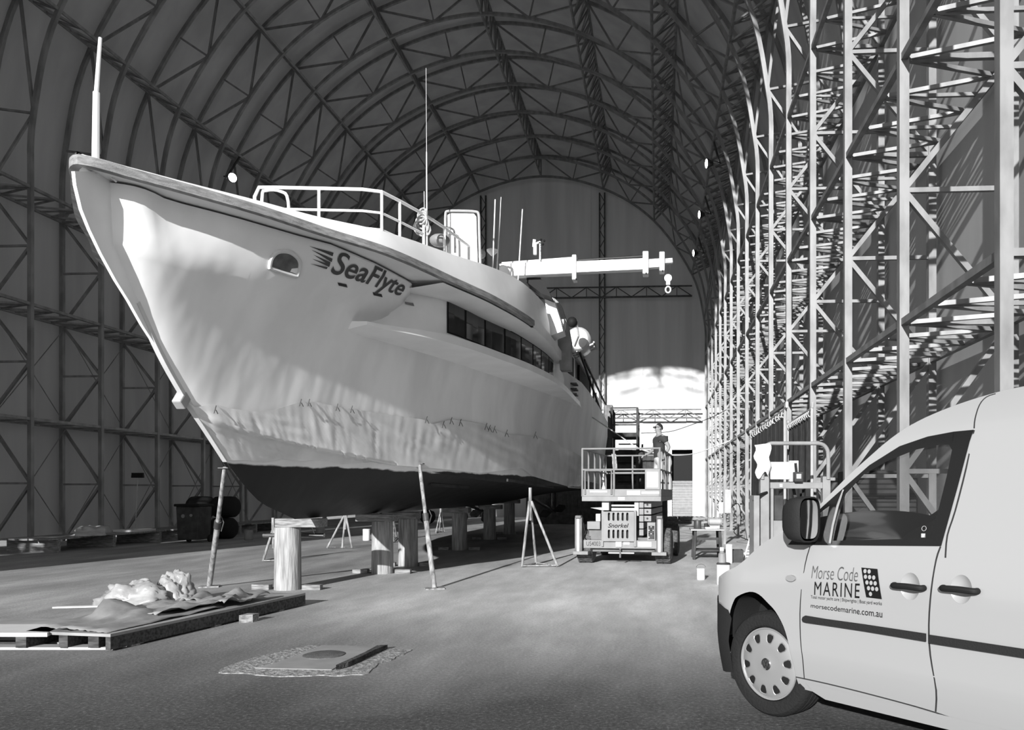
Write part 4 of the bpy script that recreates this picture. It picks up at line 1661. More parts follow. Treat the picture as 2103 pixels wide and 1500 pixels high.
# rubbing strip
def poly_px(px):
    return [vbp(*p) for p in px]
pz = [(1650, 1272), (1652, 1267), (1658, 1264), (1700, 1271), (1780, 1282), (1906, 1301), (1906, 1318), (1780, 1297), (1700, 1285), (1658, 1279), (1652, 1277)]
side_mesh([poly_px(pz)], .016, 'rubbing_strip', 'bumper', van)
e0, e1 = vbp(1911, 1303), vbp(1911, 1321)
f0, f1 = vbp(2103, 1331), vbp(2103, 1349)
side_mesh([[e0, (2.28, f0[1]), (2.28, f1[1]), e1]], .016, 'rubbing_strip', 'bumper', van)
# handles
def handle(cx, cy, w):
    c = vbp(cx, cy)
    e = vbp(cx + w / 2, cy + w * .02)
    hw = abs(e[0] - c[0])
    rec = MB()
    rad = .062
    ring = [vp(c[0] + rad * .86 * math.cos(t), c[1] + rad * 1.11 * math.sin(t), .001) for t in [i * PI / 12 for i in range(24)]]
    cen = vp(c[0], c[1], -.02)
    mid = [p.lerp(cen, .45) + VN * .010 for p in ring]
    vs = ring + mid + [cen]
    fs = [(i, (i + 1) % 24, 24 + (i + 1) % 24, 24 + i) for i in range(24)] + [(24 + i, 24 + (i + 1) % 24, 48) for i in range(24)]
    r = rec.add(vs, fs).build('handle_recess', 'van', van, smooth=True, angle=90)
    MB().add([(VM @ Vector((VM.inverted() @ p_)[:1] + ((VW_ - (VM.inverted() @ p_)[1]),) + ((VM.inverted() @ p_)[2],))) for p_ in vs], fs).build('handle_recess', 'van', van, smooth=True, angle=90)
    P = [vp(c[0] - hw, c[1], .006), vp(c[0] - hw * .9, c[1], .03), vp(c[0], c[1] + .003, .038), vp(c[0] + hw * .9, c[1], .03), vp(c[0] + hw, c[1], .006)]
    MB().path(catmull(P, 4), .016, 10).build('door_handle', 'black', van, smooth=True)
handle(1869, 1205, 60)
handle(1974, 1211, 70)
c = vbp(1626, 1188)
rp = MB().prism([vp(c[0] + .034 * math.cos(t), c[1] + .018 * math.sin(t), .001) for t in [i * PI / 10 for i in range(20)]], VN * -.014).build('side_indicator', 'grey', van)
# mirror
mc = vbp(1676, 1066)
def mirror(far):
    sg = -1 if not far else 1
    def q(ds, dn, dz):
        n = nn(mc[0], mc[1]) - .03 - dn
        n = VW_ - n if far else n
        return VM @ Vector((mc[0] + ds, n, mc[1] + dz))
    sh_rows = []
    for ds, k in ((.055, .93), (.05, 1.0), (.0, 1.0), (-.05, .92), (-.085, .7), (-.10, .35), (-.103, .02)):
        r = []
        for i in range(25):
            t = 2 * PI * i / 24
            e = .55
            x = math.copysign(abs(math.cos(t)) ** e, math.cos(t)) * .098 * k
            z = math.copysign(abs(math.sin(t)) ** e, math.sin(t)) * .128 * k
            r.append(q(ds, x + .095, z))
        sh_rows.append(r)
    o = MB().grid(sh_rows).build('wing_mirror', 'bumper', van, smooth=True, angle=60)
    rr = [q(.052, .95 * (x.dot(Vector((1, 0)))) + .095, z_) for x, z_ in []]
    ring = []
    for i in range(24):
        t = 2 * PI * i / 24
        e = .55
        ring.append(q(.048, math.copysign(abs(math.cos(t)) ** e, math.cos(t)) * .078 + .095, math.copysign(abs(math.sin(t)) ** e, math.sin(t)) * .108))
    MB().add(ring, [tuple(range(24))]).build('mirror_glass', 'mirrorg', o)
    MB().bar(q(0, -.03, -.08), q(0, .05, -.08), .05, .06).build('mirror_arm', 'bumper', o)
mirror(False)
mirror(True)

# wheels
def wheel(s, far, first=False):
    r0 = .317
    n0 = .040 if not far else VW_ - .040
    d = VN if not far else -VN
    c = VM @ Vector((s, n0, r0))
    prof = [(.222, .09), (.222, .008), (.232, .0), (.262, -.004), (.295, .002), (.310, .018), (.316, .035), (.316, .06), (.3105, .063), (.3105, .067), (.316, .07), (.317, .10), (.311, .103), (.311, .107), (.317, .11), (.316, .14), (.3105, .143), (.3105, .147), (.316, .15), (.314, .17), (.30, .19), (.25, .2), (.2, .19)]
    tyre = MB().lathe(c, prof, 72, d, cap=True).build('wheel', 'rubber', van, smooth=True, angle=30)
    cap = MB().lathe(c, [(.001, -.004), (.035, -.004), (.05, -.001), (.10, -.002), (.15, .002), (.19, .012), (.205, .020), (.2085, .013), (.216, .012), (.218, .02), (.21, .05)], 60, d, cap=False).build('hubcap', 'hubcap', tyre, smooth=True, angle=50)
    x, y, z = basis(d)
    if abs(x.z) < abs(y.z):
        pass
    U = VR if not far else -VR
    Zv = Vector((0, 0, 1))
    for k in range(10):
        t = 2 * PI * (k + .25) / 10
        rd = U * math.cos(t) + Zv * math.sin(t)
        tg = -U * math.sin(t) + Zv * math.cos(t)
        P = []
        for a, b in ((.126, 0), (.129, .012), (.140, .020), (.170, .028), (.184, .023), (.188, 0), (.184, -.023), (.170, -.028), (.140, -.020), (.129, -.012)):
            dep = -.001 + .5 * max(0, a - .15) * .35
            P.append(c + rd * a + tg * b - d * .0005 + d * interp([(.148, .0), (.19, .0095), (.197, .012)], a))
        n_ = len(P)
        cen = sum(P, Vector()) / n_ + d * .001
        vs = [p - d * .003 for p in P] + [p.lerp(cen, .16) + d * .002 for p in P]
        MB().add(vs, [(i, (i + 1) % n_, n_ + (i + 1) % n_, n_ + i) for i in range(n_)]).build('slot_rim', 'hubcap', tyre, smooth=True)
        MB().add([p.lerp(cen, .16) - d * .0022 for p in P[:]], [tuple(range(n_))]).build('slot_opening', 'black', tyre)
    # round badge with two stacked chevron letters
    MB().lathe(c - d * .004, [(.028, -.004), (.033, -.006), (.036, -.003), (.036, 0)], 30, d, cap=False).build('badge_ring', 'chrome', tyre, smooth=True)
    MB().lathe(c - d * .0045, [(.001, -.0005), (.031, -.0005)], 30, d, cap=False).build('badge', 'dark', tyre)
    def bl(pts):
        P = [c - d * .0075 + U * a + Zv * b for a, b in pts]
        m = MB()
        for p, q in zip(P, P[1:]):
            m.bar(p, q, .005, .003, up=d)
        return m
    bl([(-.013, .026), (0, .002), (.013, .026)]).build('badge_letter', 'chrome', tyre)
    bl([(-.026, .012), (-.013, -.024), (0, -.002), (.013, -.024), (.026, .012)]).build('badge_letter', 'chrome', tyre)
M['hubcap'] = mat('silver_hubcap', .30, .4, .4, spec=.5)
wheel(0, False)
wheel(0, True)
wheel(2.68, False)
wheel(2.68, True)

# cabin: seats, dash, steering wheel
for n0 in (.28, .98):
    st = vbox(.78, 1.26, n0, n0 + .46, .36, .62, 'seat', 'interior', bevel=.04)
    P = [(1.14, .6), (1.27, .6), (1.36, 1.13), (1.26, 1.15)]
    MB().prism([VM @ Vector((a, n0 + .02, b)) for a, b in P], VN * .42).build('backrest', 'interior', st, bevel=.03)
    vbox(1.24, 1.33, n0 + .11, n0 + .35, 1.19, 1.37, 'headrest', 'interior', st, bevel=.035)
    for dn in (.17, .29):
        MB().tube(VM @ Vector((1.29, n0 + dn, 1.1)), VM @ Vector((1.29, n0 + dn, 1.25)), .006, 6).build('headrest_post', 'chrome', st)
vbox(.30, .62, .14, VW_ - .14, .62, .98, 'dashboard', 'interior', bevel=.05)
sc_ = Vector((.74, 1.22, 1.02))
ax = Vector((1, 0, .55)).normalized()
ux = Vector((0, 1, 0)); uy = ax.cross(ux)
MB().path([VM @ (sc_ + (ux * math.cos(t) + uy * math.sin(t)) * .185) for t in [i * PI / 16 for i in range(32)]], .015, 8, closed=True).tube(VM @ sc_, VM @ (sc_ - ax * .25), .04, 10).bar(VM @ (sc_ - ux * .18), VM @ (sc_ + ux * .18), .03, .03).build('steering_wheel', 'interior', van, smooth=True)
# ring emblem sticker in the door glass
c = vbp(1896, 1086)
MB().path([vp(c[0] + .012 * math.cos(t), c[1] + .012 * math.sin(t), -.008) for t in [i * PI / 8 for i in range(16)]], .0015, 4, closed=True).box(vp(c[0], c[1] - .035, -.008), (.02, .004, .02)).build('window_sticker', 'light', van)

# lettering on the door
def on_van(name, m, vs, fs, quad, off=.004):
    Q = [Vector(vbp(*p)) for p in quad]
    P = []
    for u, v in vs:
        q = Q[0].lerp(Q[1], u).lerp(Q[3].lerp(Q[2], u), v)
        P.append(vp(q.x, q.y, off))
    return MB().add(P, fs).build(name, m, van)
M['vletter'] = mat('black_vinyl_lettering', .008, .6, spec=.1)
M['vletter2'] = mat('grey_vinyl_lettering', .06, .6)
vs, fs = text_flat('Morse Code', 1, .12, -.012)
on_van('lettering', 'vletter2', vs, fs, [(1667, 1188), (1762, 1195), (1764, 1166), (1669, 1162)])
vs, fs = text_flat('MARINE', 1, .0, .0, 1.2)
on_van('lettering', 'vletter', vs, fs, [(1673, 1222), (1766, 1229), (1767, 1199), (1674, 1195)])
vs, fs = text_flat('Total motor yacht care | Shipwrights | Boat yard works', 1)
on_van('lettering', 'vletter', vs, fs, [(1666, 1231), (1812, 1246), (1812, 1236), (1666, 1223)])
vs, fs = text_flat('morsecodemarine.com.au', 1, 0, .002)
on_van('lettering', 'vletter', vs, fs, [(1666, 1248), (1813, 1269), (1813, 1254), (1666, 1240)])
vs, fs = flat_mesh([[(0, 0), (1, 0), (1, 1), (0, 1)]], [k / 6 for k in range(1, 6)], [k / 10 for k in range(1, 10)])
on_van('logo_panel', 'vletter', vs, fs, [(1780, 1227), (1812, 1231), (1803, 1169), (1770, 1166)])
dots = MB()
Q = [Vector(vbp(*p)) for p in [(1780, 1227), (1812, 1231), (1803, 1169), (1770, 1166)]]
cells = []
for r_, (n_, u0) in enumerate(((2, .10), (3, .08), (3, .12), (3, .16), (1, .22))):
    for k in range(n_):
        cells.append((u0 + .26 * k + .12, .89 - r_ * .19))
for (u, v) in cells:
    q = Q[0].lerp(Q[1], u).lerp(Q[3].lerp(Q[2], u), v)
    dots.add([vp(q.x + .0098 * math.cos(t), q.y + .0115 * math.sin(t), .0065) for t in [i * PI / 6 for i in range(12)]], [tuple(range(12))])
dots.build('logo_print', 'van', van)
# ------------------------------------------------------------------ scissor lift beside the hull
LO = c2w(.27, 14.6)
LRZ = YAW - math.atan(250 / 1600)
LMAT = Matrix.Translation(LO) @ Matrix.Rotation(LRZ, 4, 'Z')
lift = thing('scissor_lift', 'pale grey scissor lift with a railed platform standing beside the hull', 'scissor lift', LO, LRZ)
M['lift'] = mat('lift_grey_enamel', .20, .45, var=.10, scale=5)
M['liftd'] = mat('lift_darker_steel', .13, .55, var=.2, scale=5)  # darker grey for chassis, outriggers, rims and small parts
def lm(px, py, v=0.0):
    """pixel on the lift's front face -> local x,z"""
    return Vector(((px - 1280) / 109.6, v, EYE - (py - 1012) / 109.6))
class LB(MB):
    def build(self, name, m, parent=None, **k):
        self.v = [LMAT @ p for p in self.v]
        return MB.build(self, name, m, parent or lift, **k)
def lbox(x0, y0, x1, y1, v0, v1, name, m, parent=None, bevel=.006):
    a, b = lm(x0, y0), lm(x1, y1)
    return LB().box(((a.x + b.x) / 2, (v0 + v1) / 2, (a.z + b.z) / 2), (abs(b.x - a.x), v1 - v0, abs(a.z - b.z))).build(name, m, parent, bevel=bevel)
# chassis
ch = lbox(1197, 1110, 1352, 1127, -.02, .10, 'front_beam', 'lift')
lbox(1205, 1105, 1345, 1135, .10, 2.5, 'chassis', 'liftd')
vs, fs = text_flat('US4003', 1)
a, b = lm(1204, 1122), lm(1233, 1113)
LB().add([(a.x + (b.x - a.x) * u, -.025, a.z + (b.z - a.z) * v) for u, v in vs], fs).build('lettering', 'dark', ch)
lbox(1265, 1112, 1278, 1124, -.05, -.02, 'hitch_plate', 'light')
lbox(1281, 1113, 1294, 1119, -.03, -.02, 'label', 'white')
lbox(1311, 1113, 1339, 1123, -.03, -.02, 'label', 'white')
lbox(1249, 1135, 1303, 1138, .0, .05, 'step_bar', 'light')
LB().tube(lm(1274, 1127), lm(1274, 1146), .018, 8).build('tow_pin', 'liftd')
# outriggers
for x0, x1, p0, p1 in ((1182, 1197, 1180, 1211), (1350, 1363, 1341, 1371)):
    a, b = lm(x0, 1063), lm(x1, 1135)
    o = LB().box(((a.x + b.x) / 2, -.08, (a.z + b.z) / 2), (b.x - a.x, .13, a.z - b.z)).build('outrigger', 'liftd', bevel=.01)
    LB().tube(((a.x + b.x) / 2 + .0, -.155, b.z), ((a.x + b.x) / 2 + .0, -.155, a.z - .03), .03, 12).build('leg_tube', 'white', o, smooth=True)
    lbox(p0, 1132, p1, 1139, -.22, .02, 'foot_pad', 'lift', o)
    LB().box(((a.x + b.x) / 2, -.1, a.z + .01), (.11, .16, .05)).build('cap', 'liftd', o, bevel=.01)
# wheels with lugs
def ltyre(x, v, r=.335, w=.30):
    c = Vector((x, v, r))
    prof = [(.15, 0), (.28, -.005), (.32, .02), (r - .008, .05), (r, .09), (r, w - .09), (r - .008, w - .05), (.32, w - .02), (.28, w + .005), (.15, w)]
    t = LB().lathe(c - Vector((w / 2, 0, 0)), prof, 40, (1, 0, 0)).build('wheel', 'tyre', smooth=True, angle=40)
    lug = LB()
    for k in range(26):
        a = 2 * PI * k / 26
        for s in (-1, 1):
            R = Vector((0, math.cos(a), math.sin(a)))
            R2 = Vector((0, math.cos(a + .16), math.sin(a + .16)))
            lug.bar(c + R * (r - .002) + Vector((s * .01, 0, 0)), c + R2 * (r - .006) + Vector((s * (w / 2 - .02), 0, 0)), .03, .022, up=R)
    lug.build('tread', 'tyre', t)
    LB().lathe(c - Vector((w / 2 - .01, 0, 0)), [(.02, 0), (.14, .01), (.15, .03)], 20, (1, 0, 0)).lathe(c + Vector((w / 2 - .01, 0, 0)), [(.15, -.03), (.14, -.01), (.02, 0)], 20, (1, 0, 0)).build('rim', 'liftd', t, smooth=True)
M['tyre'] = mat('dusty_off_road_rubber', .085, .85, var=.4, scale=14, bump=.3)
for x in (-.755, .74):
    for v in (.33, 2.3):
        ltyre(x, v)
# slotted front cover
a, b = lm(1240, 1112), lm(1304, 1050)
def slot(cx, y0, y1):
    w = 2.3
    out = []
    for k in range(7):
        t = PI * k / 6
        out.append((cx + w * math.cos(t), -(y0 + w) + w * math.sin(t)))
    for k in range(7):
        t = PI + PI * k / 6
        out.append((cx + w * math.cos(t), -(y1 - w) + w * math.sin(t)))
    return out
loops = [[(1240, -1112), (1304, -1112), (1304, -1051), (1240, -1051)]]
for cx in (1252, 1261.5, 1271, 1280.5, 1290):
    loops += [slot(cx, 1053, 1070), slot(cx, 1088, 1106)]
vs, fs = flat_mesh(loops)
cov = LB().add([lm(x, -y, -.05) for x, y in vs], fs).build('slotted_cover', 'lift', solid=-.03)
lbox(1241, 1051, 1303, 1111, .02, .5, 'engine_housing', 'dark')
lbox(1236, 1049, 1240, 1123, -.06, .05, 'cover_rail', 'lift')
lbox(1303, 1049, 1308, 1123, -.06, .05, 'cover_rail', 'lift')
vs, fs = text_flat('Snorkel', 1, .3, .01)
a, b = lm(1250, 1084), lm(1293, 1075)
LB().add([(a.x + (b.x - a.x) * u, -.088, a.z + (b.z - a.z) * v) for u, v in vs], fs).build('lettering', 'black', cov)
# tanks, controls
lbox(1205, 1072, 1232, 1088, .0, .3, 'hydraulic_tank', 'lift')
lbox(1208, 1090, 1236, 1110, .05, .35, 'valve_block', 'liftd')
lbox(1222, 1056, 1232, 1072, .05, .2, 'filler', 'light')
LB().path(catmull([lm(1198, 1075, -.03), lm(1200, 1090, -.05), lm(1199, 1103, -.03), lm(1204, 1110, 0)], 4), .012, 6).build('hose', 'black', smooth=True)
LB().prism([lm(1208, 1044, .2), lm(1236, 1043, .2), lm(1236, 1050, .2)], (0, .3, 0)).build('side_bracket', 'light')
cbx = lbox(1330, 1073, 1347, 1110, -.03, .12, 'control_box', 'lift')
for k in range(10):
    q = lm(1334 + (k % 3) * 4.3, 1082 + (k // 3) * 7, -.04)
    LB().lathe(q, [(.012, 0), (.012, .012)], 8, (0, 1, 0)).build('switch', 'light' if k % 2 else 'black', cbx)
lbox(1333, 1080, 1345, 1107, -.036, -.03, 'control_panel', 'dark', cbx)
# folded scissor arms
for k in range(5):
    y0 = 1031 + k * 14.2
    o = lbox(1313, y0, 1322, y0 + 12.5, .02, 2.4, 'scissor_arm', 'lift')
    if k < 3:
        o2 = lbox(1321, y0 + .5, 1337, y0 + 12, .10, 2.5, 'scissor_arm', 'lift')
        LB().lathe(lm(1329, y0 + 6, .085), [(.02, 0), (.02, .02)], 6, (0, 1, 0)).build('bolt', 'dark', o2)
lbox(1235, 1030, 1250, 1049, .04, .3, 'arm_bracket', 'light')
lbox(1303, 1031, 1312, 1060, .03, .3, 'arm_bracket', 'light')
lbox(1254, 1037, 1304, 1041, .1, .16, 'cross_tube', 'light')
lbox(1254, 1044, 1304, 1050, .1, .2, 'cross_tube', 'white')
lbox(1300, 1060, 1306, 1110, .06, .2, 'lift_cylinder', 'light')
# platform
PL = 2.75
lbox(1195, 1020, 1359, 1030, -.06, PL, 'platform_deck', 'lift')
tb_ = lbox(1195, 1005, 1359, 1020, -.06, -.03, 'toe_board', 'lift')
lbox(1355, 1005, 1359, 1020, -.03, PL, 'toe_board', 'lift')
lbox(1195, 1005, 1199, 1020, -.03, PL, 'toe_board', 'lift')
lbox(1212, 1008, 1248, 1012, -.066, -.06, 'label', 'white', tb_)
lbox(1289, 1008, 1316, 1017, -.066, -.06, 'label', 'white', tb_)
lbox(1319, 1010, 1355, 1015, -.066, -.06, 'label', 'white', tb_)
lbox(1270, 1021, 1285, 1028, -.066, -.06, 'label', 'light', tb_)
def rail(px, v0=None, r=.018, name='guard_rail', m='lift'):
    return LB().path([lm(x, y, v) for x, y, v in px], r, 8).build(name, m, smooth=True)
for z in (922, 965, 971):
    if z == 971:
        rail([(1262, z, -.05), (1330, z, -.05)], r=.010)
        continue
    rail([(1196, z, -.05), (1356, z, -.05)])
for z in (922, 965):
    rail([(1356, z, -.05), (1356, z, PL)])
    rail([(1196, z, -.05), (1196, z, PL)])
    rail([(1196, z, PL), (1356, z, PL)])
for x in (1196, 1262, 1356):
    rail([(x, 922, -.05), (x, 1020, -.05)], r=.02, name='rail_post')
    rail([(x, 922, PL), (x, 1020, PL)], r=.02, name='rail_post')
for v in (.6, 1.3, 2.0):
    rail([(1356, 922, v), (1356, 1020, v)], name='rail_post')
    rail([(1196, 922, v), (1196, 1020, v)], name='rail_post')
rail([(1202, 1016, -.07), (1202, 967, -.07), (1257, 967, -.07), (1257, 1016, -.07)], r=.018, name='gate')
np_ = lbox(1326, 964, 1357, 1006, -.085, -.06, 'notice_panel', 'lift')
nb = lbox(1330, 970, 1353, 1002, -.095, -.086, 'notice', 'white', np_)
for k in range(6):
    lbox(1332, 974 + k * 4, 1332 + (18 if k % 2 else 14), 975 + k * 4, -.097, -.095, 'text_line', 'grey', nb, bevel=0)
# rag hung over the back rail
rg = LB()
rows = []
for j in range(7):
    rows.append([lm(1236 + i * 2.0 + j * .5, 926 + j * 5.5, 1.2 + .02 * math.sin(i * 2.1 + j)) for i in range(6)])
rag = rg.grid(rows).build('hanging_rag', 'rope', smooth=True)
LB().lathe(lm(1229, 1020, .6), [(.04, 0), (.04, .16), (.015, .22), (.015, .27)], 12).build('spray_bottle', 'white', smooth=True)
LB().lathe(lm(1252, 1020, .5), [(.05, 0), (.055, .05), (.05, .11)], 12).build('tin', 'light', smooth=True)

# ------------------------------------------------------------------ the man on the platform
def skinned(name, verts, edges, radii, m, parent, sub=2, root=0):
    me = bpy.data.meshes.new(name)
    me.from_pydata([tuple(v) for v in verts], edges, [])
    o = bpy.data.objects.new(name, me)
    C.objects.link(o)
    sk = o.modifiers.new('skin', 'SKIN')
    me.skin_vertices  # created with the modifier
    if not me.skin_vertices:
        bm = bmesh.new(); bm.from_mesh(me); bm.verts.layers.skin.verify(); bm.to_mesh(me); bm.free()
    for i, sv in enumerate(me.skin_vertices[0].data):
        r = radii[i]
        sv.radius = r if isinstance(r, tuple) else (r, r)
        sv.use_root = (i == root)
    sb = o.modifiers.new('sub', 'SUBSURF')
    sb.levels = sub
    sb.render_levels = sub
    dg = bpy.context.evaluated_depsgraph_get()
    em = bpy.data.meshes.new_from_object(o.evaluated_get(dg))
    bpy.data.objects.remove(o)
    bpy.data.meshes.remove(me)
    em.materials.clear()
    em.materials.append(M[m])
    em.polygons.foreach_set('use_smooth', [True] * len(em.polygons))
    ob = bpy.data.objects.new(name, em)
    C.objects.link(ob)
    if parent is not None:
        em.transform(WM[parent.name].inverted())
        ob.parent = parent
        WM[ob.name] = WM[parent.name]
    return ob
M['skinm'] = mat('skin', .24, .55, var=.06, scale=20)
M['polo'] = mat('dark_polo_shirt', .035, .85)
M['chino'] = mat('pale_trousers', .42, .85, var=.06, scale=12)
M['hair'] = mat('short_dark_hair', .02, .9, bump=.4, bscale=150)
def man():
    deck_z = lm(0, 1020).z
    base = LMAT @ Vector((.50, 2.1, deck_z))
    HB_ = 1.53
    # local frame: f = the way he faces (towards the boat, turned a little to the camera), l = his left
    f = c2w(-.93, -.37) - c2w(0, 0); f.normalize()
    l = Vector((0, 0, 1)).cross(f)
    def P(a, b, z):
        return base + f * a + l * b + Vector((0, 0, z * HB_ / 1.75))
    # one body: pelvis root
    V, R, E = [], [], []
    def add(p, r, link=None):
        V.append(p); R.append(r)
        if link is not None:
            E.append((link, len(V) - 1))
        return len(V) - 1
    pel = add(P(0, 0, .96), (.15, .11))
    wa = add(P(.01, 0, 1.10), (.145, .11), pel)
    chs = add(P(.015, 0, 1.30), (.165, .115), wa)
    up = add(P(.0, 0, 1.42), (.13, .09), chs)
    nk = add(P(.015, 0, 1.50), .055, up)
    hd0 = add(P(.03, 0, 1.57), (.062, .07), nk)
    hd1 = add(P(.035, 0, 1.645), (.072, .092), hd0)
    hd2 = add(P(.025, 0, 1.71), (.066, .082), hd1)
    hd3 = add(P(.02, 0, 1.745), .035, hd2)
    for s in (-1, 1):
        h = add(P(0, s * .085, .90), (.09, .095), pel)
        k = add(P(.02, s * .10, .50), .060, h)
        c = add(P(-.005, s * .105, .33), .056, k)
        a = add(P(-.02, s * .11, .08), .038, c)
        t = add(P(.06, s * .12, .035), .036, a)
        add(P(.16, s * .13, .025), .026, t)
    hands = []
    for s in (-1, 1):
        sh = add(P(.0, s * .17, 1.415), .062, up)
        if s > 0:   # arm nearer the camera: hangs back to the rail
            el = add(P(-.10, s * .25, 1.17), .044, sh)
            wr = add(P(.02, s * .27, .96), .030, el)
            pa = add(P(.05, s * .27, .91), (.036, .020), wr)
            hands.append((P(.05, s * .27, .91), (P(.09, s * .27, .83) - P(.02, s * .27, .96)).normalized(), pa))
        else:
            el = add(P(.02, s * .24, 1.15), .044, sh)
            wr = add(P(.20, s * .20, 1.02), .030, el)
            pa = add(P(.26, s * .19, 1.0), (.036, .020), wr)
            hands.append((P(.26, s * .19, 1.0), (P(.36, s * .18, .97) - P(.20, s * .20, 1.02)).normalized(), pa))
    body = skinned('body', V, E, R, 'skinm', None)
    person = body
    person.name = 'person'
    tag(person, 'person in a dark polo shirt, pale trousers and sunglasses standing on the lift platform', 'person')
    WM[person.name] = Matrix.Identity(4)
    # fingers
    for (p, d, _) in hands:
        side = d.cross(Vector((0, 0, 1)))
        if side.length < .2:
            side = f.copy()
        side.normalize()
        pn = side.cross(d).normalized()
        for k, (off, L) in enumerate(((-.027, .060), (-.009, .072), (.009, .068), (.026, .052))):
            a = p + side * off + d * .03
            b = a + d * L * .45 - pn * .006
            c = b + d * L * .35 - pn * .018
            e = c + d * L * .15 - pn * .020
            skinned('finger', [a, b, c, e], [(0, 1), (1, 2), (2, 3)], [.009, .0085, .008, .006], 'skinm', person, 1)
        a = p + side * -.030 - d * .015
        skinned('thumb', [a, a - side * .024 + d * .02, a - side * .030 + d * .048], [(0, 1), (1, 2)], [.011, .010, .008], 'skinm', person, 1)
    # face: nose, ears, mouth, beard shadow
    hc = P(.03, 0, 1.645)
    skinned('nose', [hc + f * .085 + Vector((0, 0, .025)), hc + f * .108 - Vector((0, 0, .008)), hc + f * .088 - Vector((0, 0, .015))], [(0, 1), (1, 2)], [.009, .012, .010], 'skinm', person, 1)
    for s in (-1, 1):
        MB().ball(hc + l * s * .076 - f * .0 + Vector((0, 0, .0)), .03, 10, 8, (.55, .55, 1.0)).build('ear', 'skinm', person, smooth=True)
    MB().ball(hc + f * .084 - Vector((0, 0, .045)), .022, 10, 6, (1, 1, .32)).build('mouth', 'pile', person, smooth=True)
    # hair cap over the back and top of the skull
    hv, hf_ = [], []
    m = MB()
    rows = []
    for i in range(9):
        r = []
        for k in range(17):
            t = 2 * PI * k / 16
            ph = (.80 + .60 * (1 - math.cos(t))) * i / 8
            dx, dy, dz = math.cos(t) * math.sin(ph), math.sin(t) * math.sin(ph), math.cos(ph)
            r.append(hc + Vector((0, 0, .012)) + f * (dx * .088 - .014) + l * (dy * .082) + Vector((0, 0, dz * .100)))
        rows.append(r)
    m.grid(rows).build('hair', 'hair', person, smooth=True)
    # sunglasses
    g = MB()
    for s in (-1, 1):
        g.ball(hc + f * .093 + l * s * .034 + Vector((0, 0, .022)), .026, 10, 8, (.75, .75, .75))
        g.bar(hc + f * .085 + l * s * .055 + Vector((0, 0, .026)), hc - f * .0 + l * s * .080 + Vector((0, 0, .026)), .006)
    g.bar(hc + f * .10 - l * .02 + Vector((0, 0, .026)), hc + f * .10 + l * .02 + Vector((0, 0, .026)), .006)
    g.build('sunglasses', 'black', person, smooth=True)
    # polo shirt
    V2 = [P(0, 0, .93), P(.01, 0, 1.10), P(.015, 0, 1.30), P(.0, 0, 1.425), P(.008, 0, 1.475)]
    R2 = [(.168, .132), (.158, .128), (.178, .132), (.14, .10), (.072, .072)]
    E2 = [(0, 1), (1, 2), (2, 3), (3, 4)]
    for s in (-1, 1):
        V2 += [P(.0, s * .175, 1.42), P(-.055 if s > 0 else .01, s * .222, 1.28)]
        R2 += [.074, .068]
        n_ = len(V2)
        E2 += [(3, n_ - 2), (n_ - 2, n_ - 1)]
    skinned('polo_shirt', V2, E2, R2, 'polo', person, 2, 1)
    V3 = [P(0, 0, .985), P(0, 0, .90)]
    R3 = [(.155, .118), (.150, .12)]
    E3 = [(0, 1)]
    for s in (-1, 1):
        V3 += [P(0, s * .09, .84), P(.02, s * .10, .50), P(-.005, s * .105, .30), P(-.015, s * .11, .09)]
        R3 += [(.098, .105), .075, .070, .066]
        n_ = len(V3)
        E3 += [(1, n_ - 4), (n_ - 4, n_ - 3), (n_ - 3, n_ - 2), (n_ - 2, n_ - 1)]
    skinned('trousers', V3, E3, R3, 'chino', person, 2, 0)
    for s in (-1, 1):
        skinned('shoe', [P(-.05, s * .11, .05), P(.05, s * .12, .045), P(.17, s * .13, .035)], [(0, 1), (1, 2)], [.045, .045, .036], 'black', person, 1)
    return person
man()
# ------------------------------------------------------------------ things on the right
def T(o, label, cat, group=None, kind=None):
    return tag(o, label, cat, group, kind)
